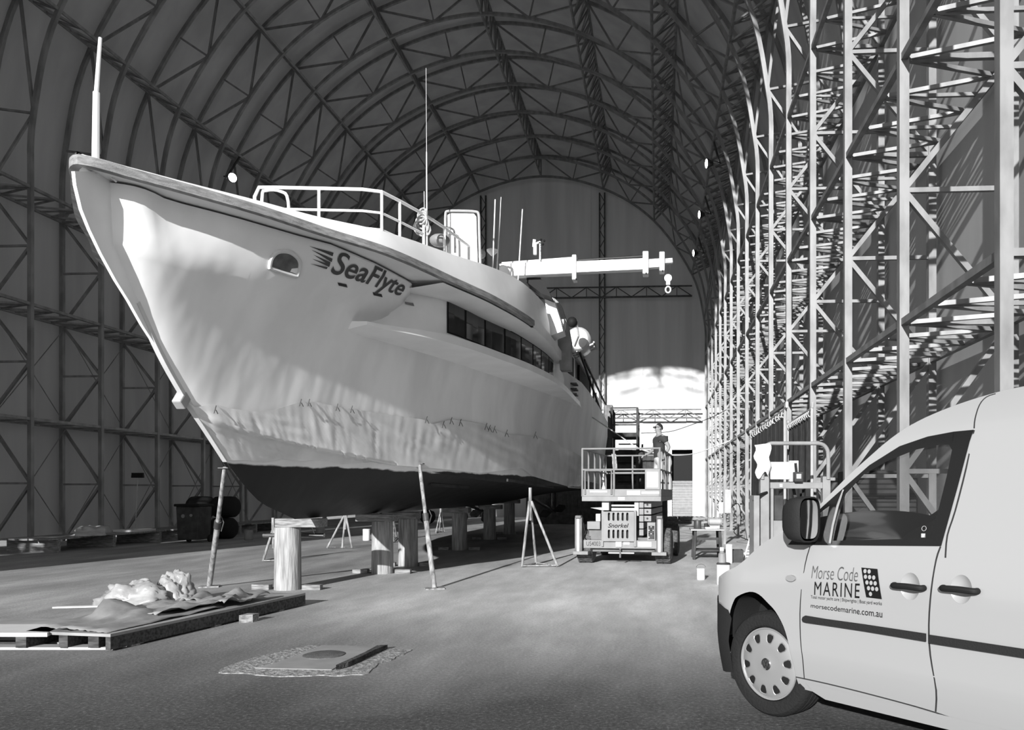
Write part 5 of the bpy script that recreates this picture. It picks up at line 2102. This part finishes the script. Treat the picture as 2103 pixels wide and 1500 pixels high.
# work table
def table():
    p0, p1 = at_z(1424, 1150), at_z(1482, 1150)
    y = (p0.y + p1.y) / 2
    top = EYE - (1090 - 1012) * 15.4 / 1600
    t = thing('work_table', 'small moulded plastic work table cluttered with tins, right of the lift', 'table', ((p0.x + p1.x) / 2, y, 0))
    cx = (p0.x + p1.x) / 2
    MB().box((cx, y + .3, top), (.68, .8, .03)).build('table_top', 'light', t, bevel=.01)
    for dx in (-.27, .27):
        for dy in (.0, .6):
            q = (cx + dx * .9, y + dy, top - .01)
            MB().bar((cx + dx, y + dy, 0), q, .06, .08).build('leg', 'dark', t, bevel=.01)
    MB().box((cx, y + .3, .18), (.5, .55, .03)).box((cx, y, .42), (.5, .03, .05)).build('shelf', 'dark', t)
    # things on the table
    tz = top + .015
    T(MB().lathe((cx - .19, y + .2, tz), [(.07, 0), (.075, .01), (.075, .16), (.07, .17)], 20).build('paint_tin', 'darksteel', smooth=True, angle=40), 'dark cylindrical tin at the left of the work table', 'tin')
    T(MB().lathe((cx - .02, y + .15, tz), [(.04, 0), (.042, .10), (.035, .11)], 16).build('cup', 'dark', smooth=True, angle=40), 'small dark cup between the tin and the bench grinder', 'cup')
    g = thing('bench_grinder', 'light grey bench grinder at the right of the work table', 'grinder', (cx + .16, y + .3, tz))
    MB().tube((cx + .04, y + .3, tz + .14), (cx + .28, y + .3, tz + .14), .065, 16).build('motor', 'light', g, smooth=True, angle=40)
    MB().box((cx + .16, y + .3, tz + .03), (.2, .16, .06)).build('base', 'light', g)
    for dx in (.02, .28):
        MB().lathe((cx + dx, y + .3, tz + .14), [(.09, 0), (.09, .03)], 20, (1, 0, 0)).build('grinding_wheel', 'grey', g, smooth=True, angle=40)
    T(MB().box((cx + .08, y + .08, tz + .02), (.26, .10, .04), rz=.2).build('rag', 'white', bevel=.015), 'folded white rag at the front of the work table', 'rag')
table()
def cyl(px, w_px, h_px, name, m, label, cat, lid=None):
    p = at_z(*px)
    k = (-p.x * SA + p.y * CA) / 1600
    r, h = w_px * k / 2, h_px * k
    o = MB().lathe((p.x, p.y + r, 0), [(r * .92, 0), (r, h * .06), (r, h * .96), (r * .97, h)], 26).build(name, m, smooth=True, angle=40)
    T(o, label, cat)
    rim = MB().lathe((p.x, p.y + r, h), [(r * 1.04, -.03 * h - .004), (r * 1.05, 0), (r * .9, .012), (.001, .012)], 26, cap=False).build('lid', lid or m, o, smooth=True, angle=40)
    return o
o = cyl((1440, 1192), 17, 22, 'paint_tin', 'white', 'small white paint tin alone on the concrete in front of the work table', 'paint tin')
MB().path([Vector((at_z(1440, 1192).x + .07 * math.cos(t), at_z(1440, 1192).y + .07, .19 + .05 * math.sin(t))) for t in [PI * i / 10 for i in range(11)]], .003, 5).build('handle', 'darksteel', o)
cyl((1487, 1203), 28, 44, 'drum', 'white', 'white plastic drum half hidden by the nose of the van', 'drum', 'dark')
pd = at_z(1487, 1203)
dz = .37
T(MB().lathe((pd.x - .02, pd.y + .1, dz - .045), [(.06, 0), (.06, .02), (.055, .13), (.03, .15), (.03, .17)], 18).build('jar', 'grey', smooth=True, angle=40), 'grey jar with a label standing on the white drum', 'jar')
cyl((1483, 1156), 9, 30, 'bottle', 'white', 'tall white bottle on the floor behind the white drum', 'bottle')
cyl((1498, 1158), 14, 38, 'canister', 'white', 'white canister behind the drum, beside the dark crate', 'canister')
p = at_z(1512, 1156)
cr_ = thing('crate', 'open dark plastic crate behind the bonnet of the van', 'crate', (p.x, p.y, 0))
for (c_, s_) in (((0, 0, .12), (.26, .02, .24)), ((0, .3, .12), (.26, .02, .24)), ((-.13, .15, .12), (.02, .3, .24)), ((.13, .15, .12), (.02, .3, .24)), ((0, .15, .01), (.26, .3, .02))):
    MB().box((p.x + c_[0], p.y + c_[1], c_[2]), s_).build('crate_side', 'dark', cr_)
# little white step ladder leaning
p = at_z(1528, 1152)
ld = thing('step_ladder', 'short white ladder lying against the foot of the right wall', 'ladder', (p.x, p.y, 0))
for dx in (0, .13):
    MB().bar((p.x + dx, p.y, .02), (p.x + dx + .16, p.y + .25, .48), .03, .02).build('rail', 'white', ld)
for k in range(4):
    MB().bar((p.x + .04 * (k + .5), p.y + .06 * (k + .5), .08 + .11 * k), (p.x + .13 + .04 * (k + .5), p.y + .06 * (k + .5), .08 + .11 * k), .02).build('rung', 'white', ld)
# power pole with switch box
p = at_z(1488, 1118)
pp = thing('power_post', 'post with a tall grey switch box between the work table and the wall posts', 'power post', (p.x, p.y, 0))
MB().box((p.x, p.y, .9), (.07, .07, 1.8)).build('post', 'steel', pp)
MB().box((p.x + .08, p.y - .05, 1.12), (.17, .12, .62)).build('switch_box', 'light', pp, bevel=.01)
MB().box((p.x - .1, p.y - .05, .95), (.12, .1, .3)).build('socket_box', 'white', pp, bevel=.01)
MB().path(catmull([Vector((p.x + .1, p.y - .05, .9)), Vector((p.x + .36, p.y, 1.05)), Vector((p.x + .42, p.y, .55)), Vector((p.x + .25, p.y, .3)), Vector((p.x + .7, p.y - .3, .08)), Vector((p.x + 1.0, p.y - .6, .03))], 6), .012, 6).build('cable', 'black', pp, smooth=True)

# welding screens: dark curtain on a bent tube frame
def screen(x0, y0, y1, h, label, n=1):
    t = thing('welding_screen', label, 'welding screen', (x0, y0, 0))
    P = [(x0, y1, 0.0), (x0, y1, h - .12), (x0, y1 - .12, h), (x0, y0 + .12, h + .06), (x0, y0, h - .08), (x0, y0, 0)]
    MB().path(catmull(P, 4)[0:], .024, 8).build('tube_frame', 'light', t, smooth=True)
    for yy in (y0, y1):
        MB().bar((x0 - .3, yy, .02), (x0 + .3, yy, .02), .04).build('foot', 'light', t)
    rows = []
    for i in range(61):
        y = y0 + .06 + (y1 - y0 - .12) * i / 60
        dx = .022 * math.sin(i * .95) + .01 * math.sin(i * 2.3)
        zt = h - .08 + .05 * (1 - (y - y0) / (y1 - y0))
        rows.append([(x0 + dx * .4, y, zt), (x0 + dx, y, zt * .6), (x0 + dx * 1.3, y, .25)])
    MB().grid(rows).build('curtain', 'curtain', t, smooth=True)
    for i in range(14):
        y = y0 + .15 + (y1 - y0 - .3) * i / 13
        z = h + .03 * (1 - i / 13)
        MB().path([Vector((x0 + .035 * math.cos(a), y, z - .03 + .05 * math.sin(a))) for a in [k * PI / 4 for k in range(8)]], .007, 5, closed=True).build('curtain_ring', 'white', t)
M['curtain'] = mat('dark_curtain_vinyl', .045, .5, var=.15, scale=8)
screen(2.05, 12.7, 17.2, 2.62, 'dark welding curtain on a bent tube frame, left of the two by the right wall')
screen(2.42, 12.4, 14.6, 2.60, 'dark welding curtain on a bent tube frame, right of the two by the right wall')

# pallet stacker / order picker
SK = c2w(0, 0)
SZ = 10.8
def sp_(px, py, d=0.0):
    zc = SZ + d
    xc = (px - 1250) / 1600 * SZ
    v = c2w(xc, zc)
    v.z = EYE - (py - 1012) * SZ / 1600
    return v
M['stacker'] = mat('grey_truck_paint', .22, .5, var=.1, scale=6)
stk = thing('order_picker', 'grey order picker truck with a bent tube guard, behind the bonnet of the van', 'lift truck', (sp_(1632, 1012).x, sp_(1632, 1012).y, 0))
P = [sp_(1566, 985), sp_(1566, 940), sp_(1568, 923), sp_(1580, 912), sp_(1600, 911), sp_(1660, 911), sp_(1686, 912), sp_(1698, 922), sp_(1701, 940), sp_(1701, 985)]
MB().path(catmull(P, 3), .028, 10).build('guard_tube', 'stacker', stk, smooth=True)
def sbox(x0, y0, x1, y1, d0, d1, name, m, par=None, to_floor=False, bevel=.008):
    a, b = sp_(x0, y0, d0), sp_(x1, y1, d0)
    z1 = a.z
    z0 = 0.0 if to_floor else b.z
    dv = c2w(0, 1) - c2w(0, 0)
    loop = [Vector((a.x, a.y, z0)), Vector((b.x, b.y, z0)), Vector((b.x, b.y, z1)), Vector((a.x, a.y, z1))]
    return MB().prism(loop, dv * (d1 - d0)).build(name, m, par or stk, bevel=bevel)
sbox(1562, 979, 1580, 1105, 0, .12, 'mast_column', 'stacker', to_floor=True)
sbox(1690, 979, 1706, 1105, 0, .12, 'mast_column', 'stacker', to_floor=True)
sbox(1582, 991, 1690, 1004, 0, .06, 'cross_member', 'stacker')
sbox(1583, 1004, 1589, 1100, 0, .05, 'door_frame', 'stacker', to_floor=True)
sbox(1583, 1070, 1690, 1100, .02, .5, 'body', 'stacker', to_floor=True)
sbox(1590, 1018, 1617, 1070, .25, .3, 'seat_back', 'dark')
sbox(1544, 1018, 1556, 1108, -.15, .2, 'battery_case', 'grey', to_floor=True)
sbox(1609, 1072, 1640, 1098, -.01, .0, 'label', 'white')
sbox(1601, 994, 1607, 1001, -.01, .0, 'label', 'white')
cb_ = sbox(1583, 949, 1622, 985, .02, .05, 'clip_board', 'white')
sbox(1622, 946, 1642, 990, .04, .08, 'side_board', 'light')
ctl = sbox(1629, 970, 1646, 990, -.1, .02, 'control_box', 'dark')
sbox(1632, 974, 1642, 984, -.105, -.1, 'dial', 'light', ctl)
MB().bar(sp_(1634, 970, -.05), sp_(1632, 952, -.05), .03).build('lever', 'black', stk)
MB().bar(sp_(1640, 1004, .3), sp_(1652, 1060, .3), .04, .02).build('strap', 'dark', stk)
# inner seatbelt-like dark curved arm
MB().path(catmull([sp_(1545, 1030, -.1), sp_(1556, 1018, -.1), sp_(1575, 1012, 0)], 4), .02, 8).build('hand_grip', 'black', stk, smooth=True)
# white rag over the guard
rows = []
for j in range(12):
    v = j / 11
    r = []
    for i in range(9):
        u = i / 8
        x = 1552 + u * 28 + 3 * math.sin(j * 1.1) + (1 - v) * -4 * (1 - u)
        y = 915 + v * (62 + 8 * math.sin(u * 7)) - (u * 4 if v < .2 else 0)
        r.append(sp_(x, y, -.05 + .02 * math.sin(u * 9 + v * 6)))
    rows.append(r)
rg2 = MB().grid(rows).build('hanging_cloth', 'white', smooth=True, solid=.004)
T(rg2, 'white cloth hung over the tube guard of the order picker', 'cloth')

# black crates stacked behind the van
random.seed(8)
for k in range(4):
    z = .02 + k * .42
    c0 = Vector((3.35, 12.2, z))
    t = thing('storage_crate', 'black ribbed crate behind the order picker, %s of the stack of four' % ['lowest', 'second from the floor', 'third from the floor', 'topmost'][k], 'crate', c0, 0, 'black crates stacked by the right wall')
    MB().box(c0 + Vector((0, 0, .2)), (.98, .8, .39)).build('body', 'dark', t, bevel=.02)
    for q in range(5):
        MB().box(c0 + Vector((0, -.405, .05 + .075 * q)), (.96, .02, .02)).build('rib', 'black', t)

# pallets at the far end
random.seed(11)
def pallet(x, y, z, rz, label, w=1.1, d=1.1):
    t = thing('pallet', label, 'pallet', (x, y, z), rz, 'timber pallets at the far end')
    Wt = WM[t.name]
    def bx(c, s, nm):
        m = MB().box(c, s)
        m.v = [Wt @ p for p in m.v]
        m.build(nm, 'wood', t)
    for k in range(6):
        bx((-w / 2 + .07 + k * (w - .14) / 5, 0, .125), (.12, d, .02), 'deck_board')
    for k in range(3):
        bx((0, -d / 2 + .06 + k * (d - .12) / 2, .07), (w, .09, .09), 'bearer')
        bx((0, -d / 2 + .06 + k * (d - .12) / 2, .011), (w, .1, .022), 'bottom_board')
for k in range(6):
    pallet(-.2 + (k % 3) * 1.05, 34.5 + (k // 3) * 1.4, 0, random.uniform(-.1, .1), 'timber pallet on the floor at the far end, %s' % ['left of the front row', 'middle of the front row', 'right of the front row', 'left of the back row', 'middle of the back row', 'right of the back row'][k])
for k in range(2):
    pallet(.3 + k * 1.2, 34.6, .15, .05, ['timber pallet lying on top of the others at the far end, left', 'timber pallet lying on top of the others at the far end, right'][k])

# steel stair tower behind the lift
def stair():
    X0, X1, Y = at_y(1256, 900, 23).x, at_y(1309, 900, 23).x, 23.0
    H = EYE - (838 - 1012) * 23 / 1600
    t = thing('stair_tower', 'dark steel stair tower with landings behind the scissor lift', 'stair tower', ((X0 + X1) / 2, Y, 0))
    for x, y in ((X0, Y), (X1, Y), (X0, Y + 1.4), (X1, Y + 1.4)):
        MB().box((x, y, H / 2), (.07, .07, H)).build('post', 'dark', t)
    for k, y in enumerate((893, 960, 1000)):
        z = EYE - (y - 1012) * 23 / 1600
        MB().box(((X0 + X1) / 2, Y + .7, z), (X1 - X0, 1.4, .12)).build('landing', 'dark', t)
    for k in range(16):
        z = .1 + k * (H - .9) / 15
        yy = Y + .1 + .05 * k
        MB().box(((X0 + X1) / 2 + .05, Y + .25 + .07 * k, z), (X1 - X0 - .2, .2, .03)).build('tread', 'black', t)
    for z in (H, H - .5):
        MB().bar((X0, Y, z), (X1, Y, z), .04).bar((X1, Y, z), (X1, Y + 1.4, z), .04).bar((X0, Y, z), (X0, Y + 1.4, z), .04).build('hand_rail', 'dark', t)
    MB().bar((X1, Y, 0.1), (X1 + .12, Y + 1.4, H - 1), .05).build('stringer', 'dark', t)
stair()
def block(x0, x1, Y, y_top, D, name, m, label, cat):
    a, b = at_y(x0, y_top, Y), at_y(x1, y_top, Y)
    o = thing(name, label, cat, ((a.x + b.x) / 2, Y, 0))
    MB().box(((a.x + b.x) / 2, Y + D / 2, a.z / 2), (b.x - a.x, D, a.z)).build('body', m, o, bevel=.02)
    n = int((b.x - a.x) / .16)
    r = MB()
    for k in range(n):
        r.box((a.x + (k + .5) * (b.x - a.x) / n, Y - .012, a.z / 2 + .03), (.06, .024, a.z - .16))
    r.build('corrugation', m, o)
block(1260, 1371, 27.5, 925, 2.2, 'storage_container', 'dark', 'dark corrugated storage container behind the stair tower and the man', 'container')
block(1241, 1258, 30.6, 832, .5, 'tall_locker', 'darksteel', 'tall dark grey locker between the boat stern and the stair tower', 'locker')
block(1080, 1236, 33.0, 985, 2.0, 'storage_container', 'darksteel', 'grey storage container seen under the stern of the boat', 'container')
# festooned cables across the aisle
def cable(pts, zc, name, m, r, label):
    P = []
    for (x, y, d) in pts:
        v = c2w((x - 1250) / 1600 * d, d)
        v.z = EYE - (y - 1012) * d / 1600
        P.append(v)
    T(MB().path(catmull(P, 5), r, 6).build(name, m, smooth=True), label, 'cable')
cable([(1217, 858, 22), (1262, 888, 20), (1310, 920, 18.5), (1352, 932, 18), (1395, 935, 18), (1430, 931, 18.5), (1480, 913, 19), (1500, 905, 19)], 18, 'hose', 'white', .014, 'pale hose slung low from the boat over the lift to the right wall')
cable([(1316, 890, 24), (1345, 889, 24), (1380, 886, 24), (1420, 873, 24), (1460, 858, 24), (1492, 842, 24)], 24, 'power_cable', 'black', .012, 'dark cable slung behind the man up to the right wall')

# ------------------------------------------------------------------ left background
p = at_z(385, 1116)
wb = thing('wheelie_bin', 'dark wheelie bin standing by the left wall', 'bin', (p.x, p.y, 0))
MB().prism([(p.x - .28, p.y, .08), (p.x + .28, p.y, .08), (p.x + .33, p.y, .98), (p.x - .33, p.y, .98)], (0, .6, 0)).build('body', 'dark', wb, bevel=.03)
MB().box((p.x, p.y + .3, 1.01), (.7, .72, .07)).build('lid', 'black', wb, bevel=.02)
for dx in (-.3, .3):
    MB().lathe((p.x + dx - .03, p.y + .55, .1), [(.02, 0), (.1, 0), (.1, .06), (.02, .06)], 16, (1, 0, 0)).build('wheel', 'black', wb, smooth=True, angle=40)
MB().lathe((p.x - .12, p.y - .012, .72), [(.05, 0), (.05, .012)], 14, (0, 1, 0)).lathe((p.x + .1, p.y - .012, .74), [(.04, 0), (.04, .012)], 14, (0, 1, 0)).build('sticker', 'grey', wb)
nms = ['upper left', 'upper right', 'lower left', 'lower right']
for k, (px, py) in enumerate(((413, 1026), (463, 1026), (405, 1060), (458, 1060))):
    c = at_y(px, py, 22.0)
    c.z = .93 if k < 2 else .31
    o = MB().lathe(c - Vector((.36, 0, 0)), [(.12, 0), (.24, .02), (.30, .09), (.31, .2), (.31, .52), (.30, .63), (.24, .70), (.12, .72)], 28, (1, 0, 0)).build('rubber_fender', 'rubber', smooth=True, angle=50)
    T(o, 'fat black cylindrical rubber boat fender by the left wall, ' + nms[k] + ' of the four', 'fender', 'rubber fenders stacked by the left wall')
# low timber staging along the wall
for k, (Y0, L, nm) in enumerate(((16.5, 4.2, 'nearest'), (21.0, 3.8, 'middle'), (25.2, 4.5, 'farthest'))):
    t = thing('timber_staging', 'low timber staging along the foot of the left wall, %s length' % nm, 'staging', (-14.1, Y0, 0), 0, 'timber staging by the left wall')
    for q in range(5):
        MB().box((-14.1 + (q - 2) * .24, Y0 + L / 2, .30), (.21, L, .04)).build('board', 'wood', t)
    for q in range(3):
        MB().box((-14.1, Y0 + .3 + q * (L - .6) / 2, .14), (1.2, .1, .28)).build('bearer', 'wood', t)
def heap(c, r, hgt, name, m, label, cat, seed=1, n=26, sq=(1, 1)):
    rows = []
    for i in range(n):
        ph = PI * .5 * i / (n - 1)
        row = []
        for k in range(n * 2 + 1):
            t = 2 * PI * (k % (n * 2)) / (n * 2)
            d = Vector((math.cos(t) * math.sin(ph), math.sin(t) * math.sin(ph), math.cos(ph)))
            q = d * 1.0
            f = 1 + .38 * mnoise.noise(q * 1.9 + Vector((seed * 7, 0, 0))) + .22 * abs(mnoise.noise(q * 4.6 + Vector((0, seed * 5, 0)))) + .07 * mnoise.noise(q * 13)
            row.append(Vector((c[0] + d.x * r * f * sq[0], c[1] + d.y * r * f * sq[1], c[2] + d.z * hgt * f)))
        rows.append(row)
    o = MB().grid(rows).build(name, m, smooth=True, angle=180)
    return T(o, label, cat)
q = at_z(135, 1118)
heap((-13.6, 18.0, .32), .32, .22, 'rag_pile', 'light', 'heap of pale rags on the timber staging at the far left', 'rags', 2, 18, (1, 1.6))
# broom
bp_ = at_y(278, 1062, 21)
br = thing('broom', 'broom standing with its head up against the left wall posts', 'broom', (bp_.x, bp_.y, .32))
MB().tube((bp_.x, bp_.y, .32), (bp_.x, bp_.y + .1, 1.75), .013, 8).build('handle', 'light', br)
MB().box((bp_.x, bp_.y + .1, 1.80), (.34, .07, .07)).build('head', 'black', br)
MB().box((bp_.x, bp_.y + .1, 1.87), (.33, .06, .07)).build('bristles', 'black', br)
T(MB().box((at_y(275, 1075, 20).x, 20.0, .345), (.62, .9, .05)).build('white_board', 'white'), 'pale board lying on the timber staging below the broom', 'board')
cyl((506, 1110), 17, 20, 'bucket', 'grey', 'grey bucket on the floor left of the nearest pile', 'bucket')
cyl((654, 1104), 17, 20, 'bucket', 'grey', 'grey bucket on the floor right of the nearest pile', 'bucket')
cyl((750, 1111), 15, 23, 'bucket', 'white', 'white bucket in the sun beside the second pile', 'bucket')
random.seed(21)
# far boat trailer glimpsed under the hull: low light-coloured beam with wheels
p = at_z(915, 1078)
tr = thing('boat_trailer', 'pale low boat trailer glimpsed under the hull between the props', 'trailer', (p.x, p.y, 0))
MB().box((p.x, p.y + .5, .62), (2.6, .25, .12)).box((p.x, p.y + 1.6, .62), (2.6, .12, .12)).build('frame', 'white', tr)
MB().box((p.x - .2, p.y + 1.0, .80), (1.8, .8, .25)).build('cradle', 'grey', tr, bevel=.03)
for dx in (-.9, .5):
    MB().lathe((p.x + dx, p.y + .35, .33), [(.1, 0), (.3, 0), (.33, .04), (.33, .16), (.3, .2), (.1, .2)], 24, (0, 1, 0)).build('wheel', 'rubber', tr, smooth=True, angle=40)

# ------------------------------------------------------------------ foreground: boards on pallets
M['darkwood'] = mat('dark_old_timber', .06, .9, var=.5, scale=6, stretch=(1, 6, 6))
M['board'] = mat('dusty_hardboard', .24, .85, var=.25, scale=3)
def camq(pts, z):
    return [Vector((c2w(a, b).x, c2w(a, b).y, z)) for a, b in pts]
def slab(pts, z0, z1, name, m, parent=None, bevel=0.0):
    return MB().prism(camq(pts, z0), (0, 0, z1 - z0)).build(name, m, parent, bevel=bevel)
o0 = c2w(-4.6, 7.6)
pb = thing('timber_platform', 'long timber platform with loose sheets on it, lower left in front of the nearest pile', 'platform', o0)
E1, E2 = Vector((-4.22, 6.60)), Vector((-3.62, 9.30))     # the long near edge
L1, L2 = Vector((-5.05, 6.75)), Vector((-5.25, 9.45))
slab([E1, E2, L2, L1], .125, .150, 'deck', 'board', pb)
def edgebeam(a, b, w, z0, z1, name='beam', m='darkwood'):
    d = (b - a).normalized(); n = Vector((-d.y, d.x)) * w
    slab([a, b, b + n, a + n], z0, z1, name, m, pb)
edgebeam(E1, E2, .05, .015, .124)
edgebeam(E1.lerp(L1, .5), E2.lerp(L2, .5), .08, .015, .124)
edgebeam(L1 + Vector((-.0, 0)), L2, -.08, .015, .124)
for t in (.08, .45, .82):
    a, b = E1.lerp(E2, t), L1.lerp(L2, t)
    slab([a, b, b + Vector((.02, .09)), a + Vector((.02, .09))], 0.0, .016, 'bottom_board', 'wood', pb)
p2 = thing('pallet', 'timber pallet with pale bottom boards at the lower left corner', 'pallet', c2w(-5.2, 6.8))
for k in range(3):
    a = -4.36 - k * .62
    slab([(a, 6.66), (a - .09, 6.66), (a - .09, 7.6), (a, 7.6)], .022, .115, 'bearer', 'darkwood', p2)
for k in range(2):
    y0 = 6.68 + k * .45
    slab([(-4.25, y0), (-5.75, y0), (-5.75, y0 + .14), (-4.25, y0 + .14)], 0, .022, 'bottom_board', 'light', p2)
slab([(-4.80, 6.66), (-5.9, 6.66), (-5.75, 7.1), (-4.95, 7.1)], .116, .150, 'deck_board', 'white', p2)
slab([(-4.95, 7.12), (-5.9, 7.12), (-5.9, 7.5), (-5.0, 7.5)], .116, .135, 'deck_board', 'board', p2)

def crumpled(pts, z, amp, seed, name, m, label, cat, nu=26, nv=12, lift=None):
    """a loose sheet: bilinear patch with folds"""
    A, B_, C_, D = [Vector(p) for p in pts]
    rows = []
    for j in range(nv + 1):
        v = j / nv
        r = []
        for i in range(nu + 1):
            u = i / nu
            p = A.lerp(B_, u).lerp(D.lerp(C_, u), v)
            h = abs(mnoise.noise(Vector((u * 4 + seed, v * 3, seed)))) * amp + abs(mnoise.noise(Vector((u * 11, v * 7 + seed, 2)))) * amp * .35
            if lift:
                h += lift(u, v)
            w = c2w(p.x, p.y)
            r.append(Vector((w.x, w.y, z + h)))
        rows.append(r)
    return T(MB().grid(rows).build(name, m, smooth=True, angle=60, solid=.003), label, cat)
M['paper'] = mat('dusty_masking_paper', .22, .8, var=.25, scale=5)
M['film'] = mat('crumpled_clear_film', .29, .25, var=.2, scale=7)
crumpled([(-4.85, 6.62), (-4.27, 6.62), (-4.0, 8.1), (-4.6, 8.3)], .155, .05, 1, 'paper_sheet', 'paper', 'curling grey sheet of masking paper along the near edge of the timber platform', 'paper sheet',
         lift=lambda u, v: .16 * math.exp(-((v - .45) / .10)**2) * (1 - u) + .05 * (1 - v) * (1 - u))
crumpled([(-4.75, 7.35), (-4.25, 7.3), (-3.95, 8.35), (-4.45, 8.5)], .20, .10, 3, 'plastic_film', 'film', 'crumpled clear film between the paper sheets on the timber platform', 'plastic film')
crumpled([(-4.5, 8.1), (-3.95, 8.0), (-3.80, 8.75), (-4.35, 8.8)], .156, .10, 5, 'paper_sheet', 'paper', 'creased paper sheet near the far end of the timber platform', 'paper sheet',
         lift=lambda u, v: .06 * abs(math.sin(u * 5 + v * 3)))
w = c2w(-5.05, 8.3)
heap((w.x, w.y, .151), .26, .23, 'plastic_bag', 'film', 'crumpled translucent plastic bag heaped on the timber platform', 'plastic bag', 4, 26, (1.25, 1.0))
w = c2w(-4.72, 8.45)
heap((w.x, w.y, .151), .20, .30, 'plastic_bag', 'film', 'tall twisted bundle of plastic film beside the crumpled bag', 'plastic bag', 9, 24, (1.0, .8))
w = c2w(-5.45, 8.15)
slabt = slab([(-5.75, 8.05), (-5.0, 8.2), (-5.0, 8.28), (-5.75, 8.12)], .151, .165, 'batten', 'white')
T(slabt, 'thin white batten lying across the timber platform', 'batten')
p = at_z(540, 1268)
slab([(-3.82, 8.05), (-3.70, 8.1), (-3.68, 8.2), (-3.80, 8.2)], 0, .08, 'timber_offcut', 'wood')
for o in list(C.objects):
    if o.name.startswith('timber_offcut'):
        T(o, 'small timber offcut on the floor at the long side of the platform', 'offcut')

# concrete surround and manhole cover in the asphalt
def flat_px(pts, z0, z1, name, m, jag=0.0, seed=0):
    P = [at_z(x, y, z0) for x, y in pts]
    if jag:
        Q = []
        n = len(P)
        for i in range(n):
            a, b = P[i], P[(i + 1) % n]
            K = max(2, int((b - a).length / .06))
            for k in range(K):
                q = a.lerp(b, k / K)
                q += Vector((mnoise.noise(q * 9 + Vector((seed, 0, 0))), mnoise.noise(q * 9 + Vector((0, seed, 4))), 0)) * jag
                Q.append(q)
        P = Q
    return MB().prism(P, (0, 0, z1 - z0)).build(name, m)
M['patch'] = mat('pale_rough_concrete', .34, .9, g2=.15, scale=26, lo=.4, hi=.6, bump=.5, bscale=50)
M['slabc'] = mat('smooth_grey_concrete', .24, .85, var=.12, scale=4)
M['iron'] = mat('cast_iron_cover', .10, .6, var=.2, scale=20, bump=.3, bscale=90)
struct(flat_px([(440, 1384), (500, 1358), (600, 1334), (640, 1326), (700, 1329), (845, 1336), (830, 1345), (775, 1368), (745, 1388), (690, 1389), (560, 1391), (500, 1384)], 0.0, .006, 'floor_concrete_surround', 'patch', .04, 3))
struct(flat_px([(524, 1374), (560, 1366), (665, 1327), (790, 1331), (740, 1352), (680, 1378)], .004, .012, 'floor_concrete_slab', 'slabc', .008, 5))
mp_ = at_z(665, 1349)
mh = MB().lathe((mp_.x, mp_.y, .008), [(.165, 0), (.165, .010), (.155, .013), (.001, .013)], 48, cap=False).build('manhole_cover', 'iron', smooth=True, angle=30)
T(mh, 'round dark manhole cover set in the pale concrete slab', 'manhole cover')
P = [at_z(x, y, .012) for x, y in [(690, 1376), (720, 1362), (748, 1349), (775, 1334), (796, 1333), (770, 1343), (745, 1356), (715, 1370)]]
M['rough'] = mat('dark_broken_asphalt', .05, .95, var=.5, scale=20, bump=.8, bscale=40)
rb = MB().prism(P, (0, 0, .035)).build('trim_2', 'rough')
M['rough'] = mat('dark_broken_asphalt', .05, .95, var=.5, scale=20, bump=.8, bscale=40)
rb['kind'] = 'structure'; rb.name = 'trim_2'
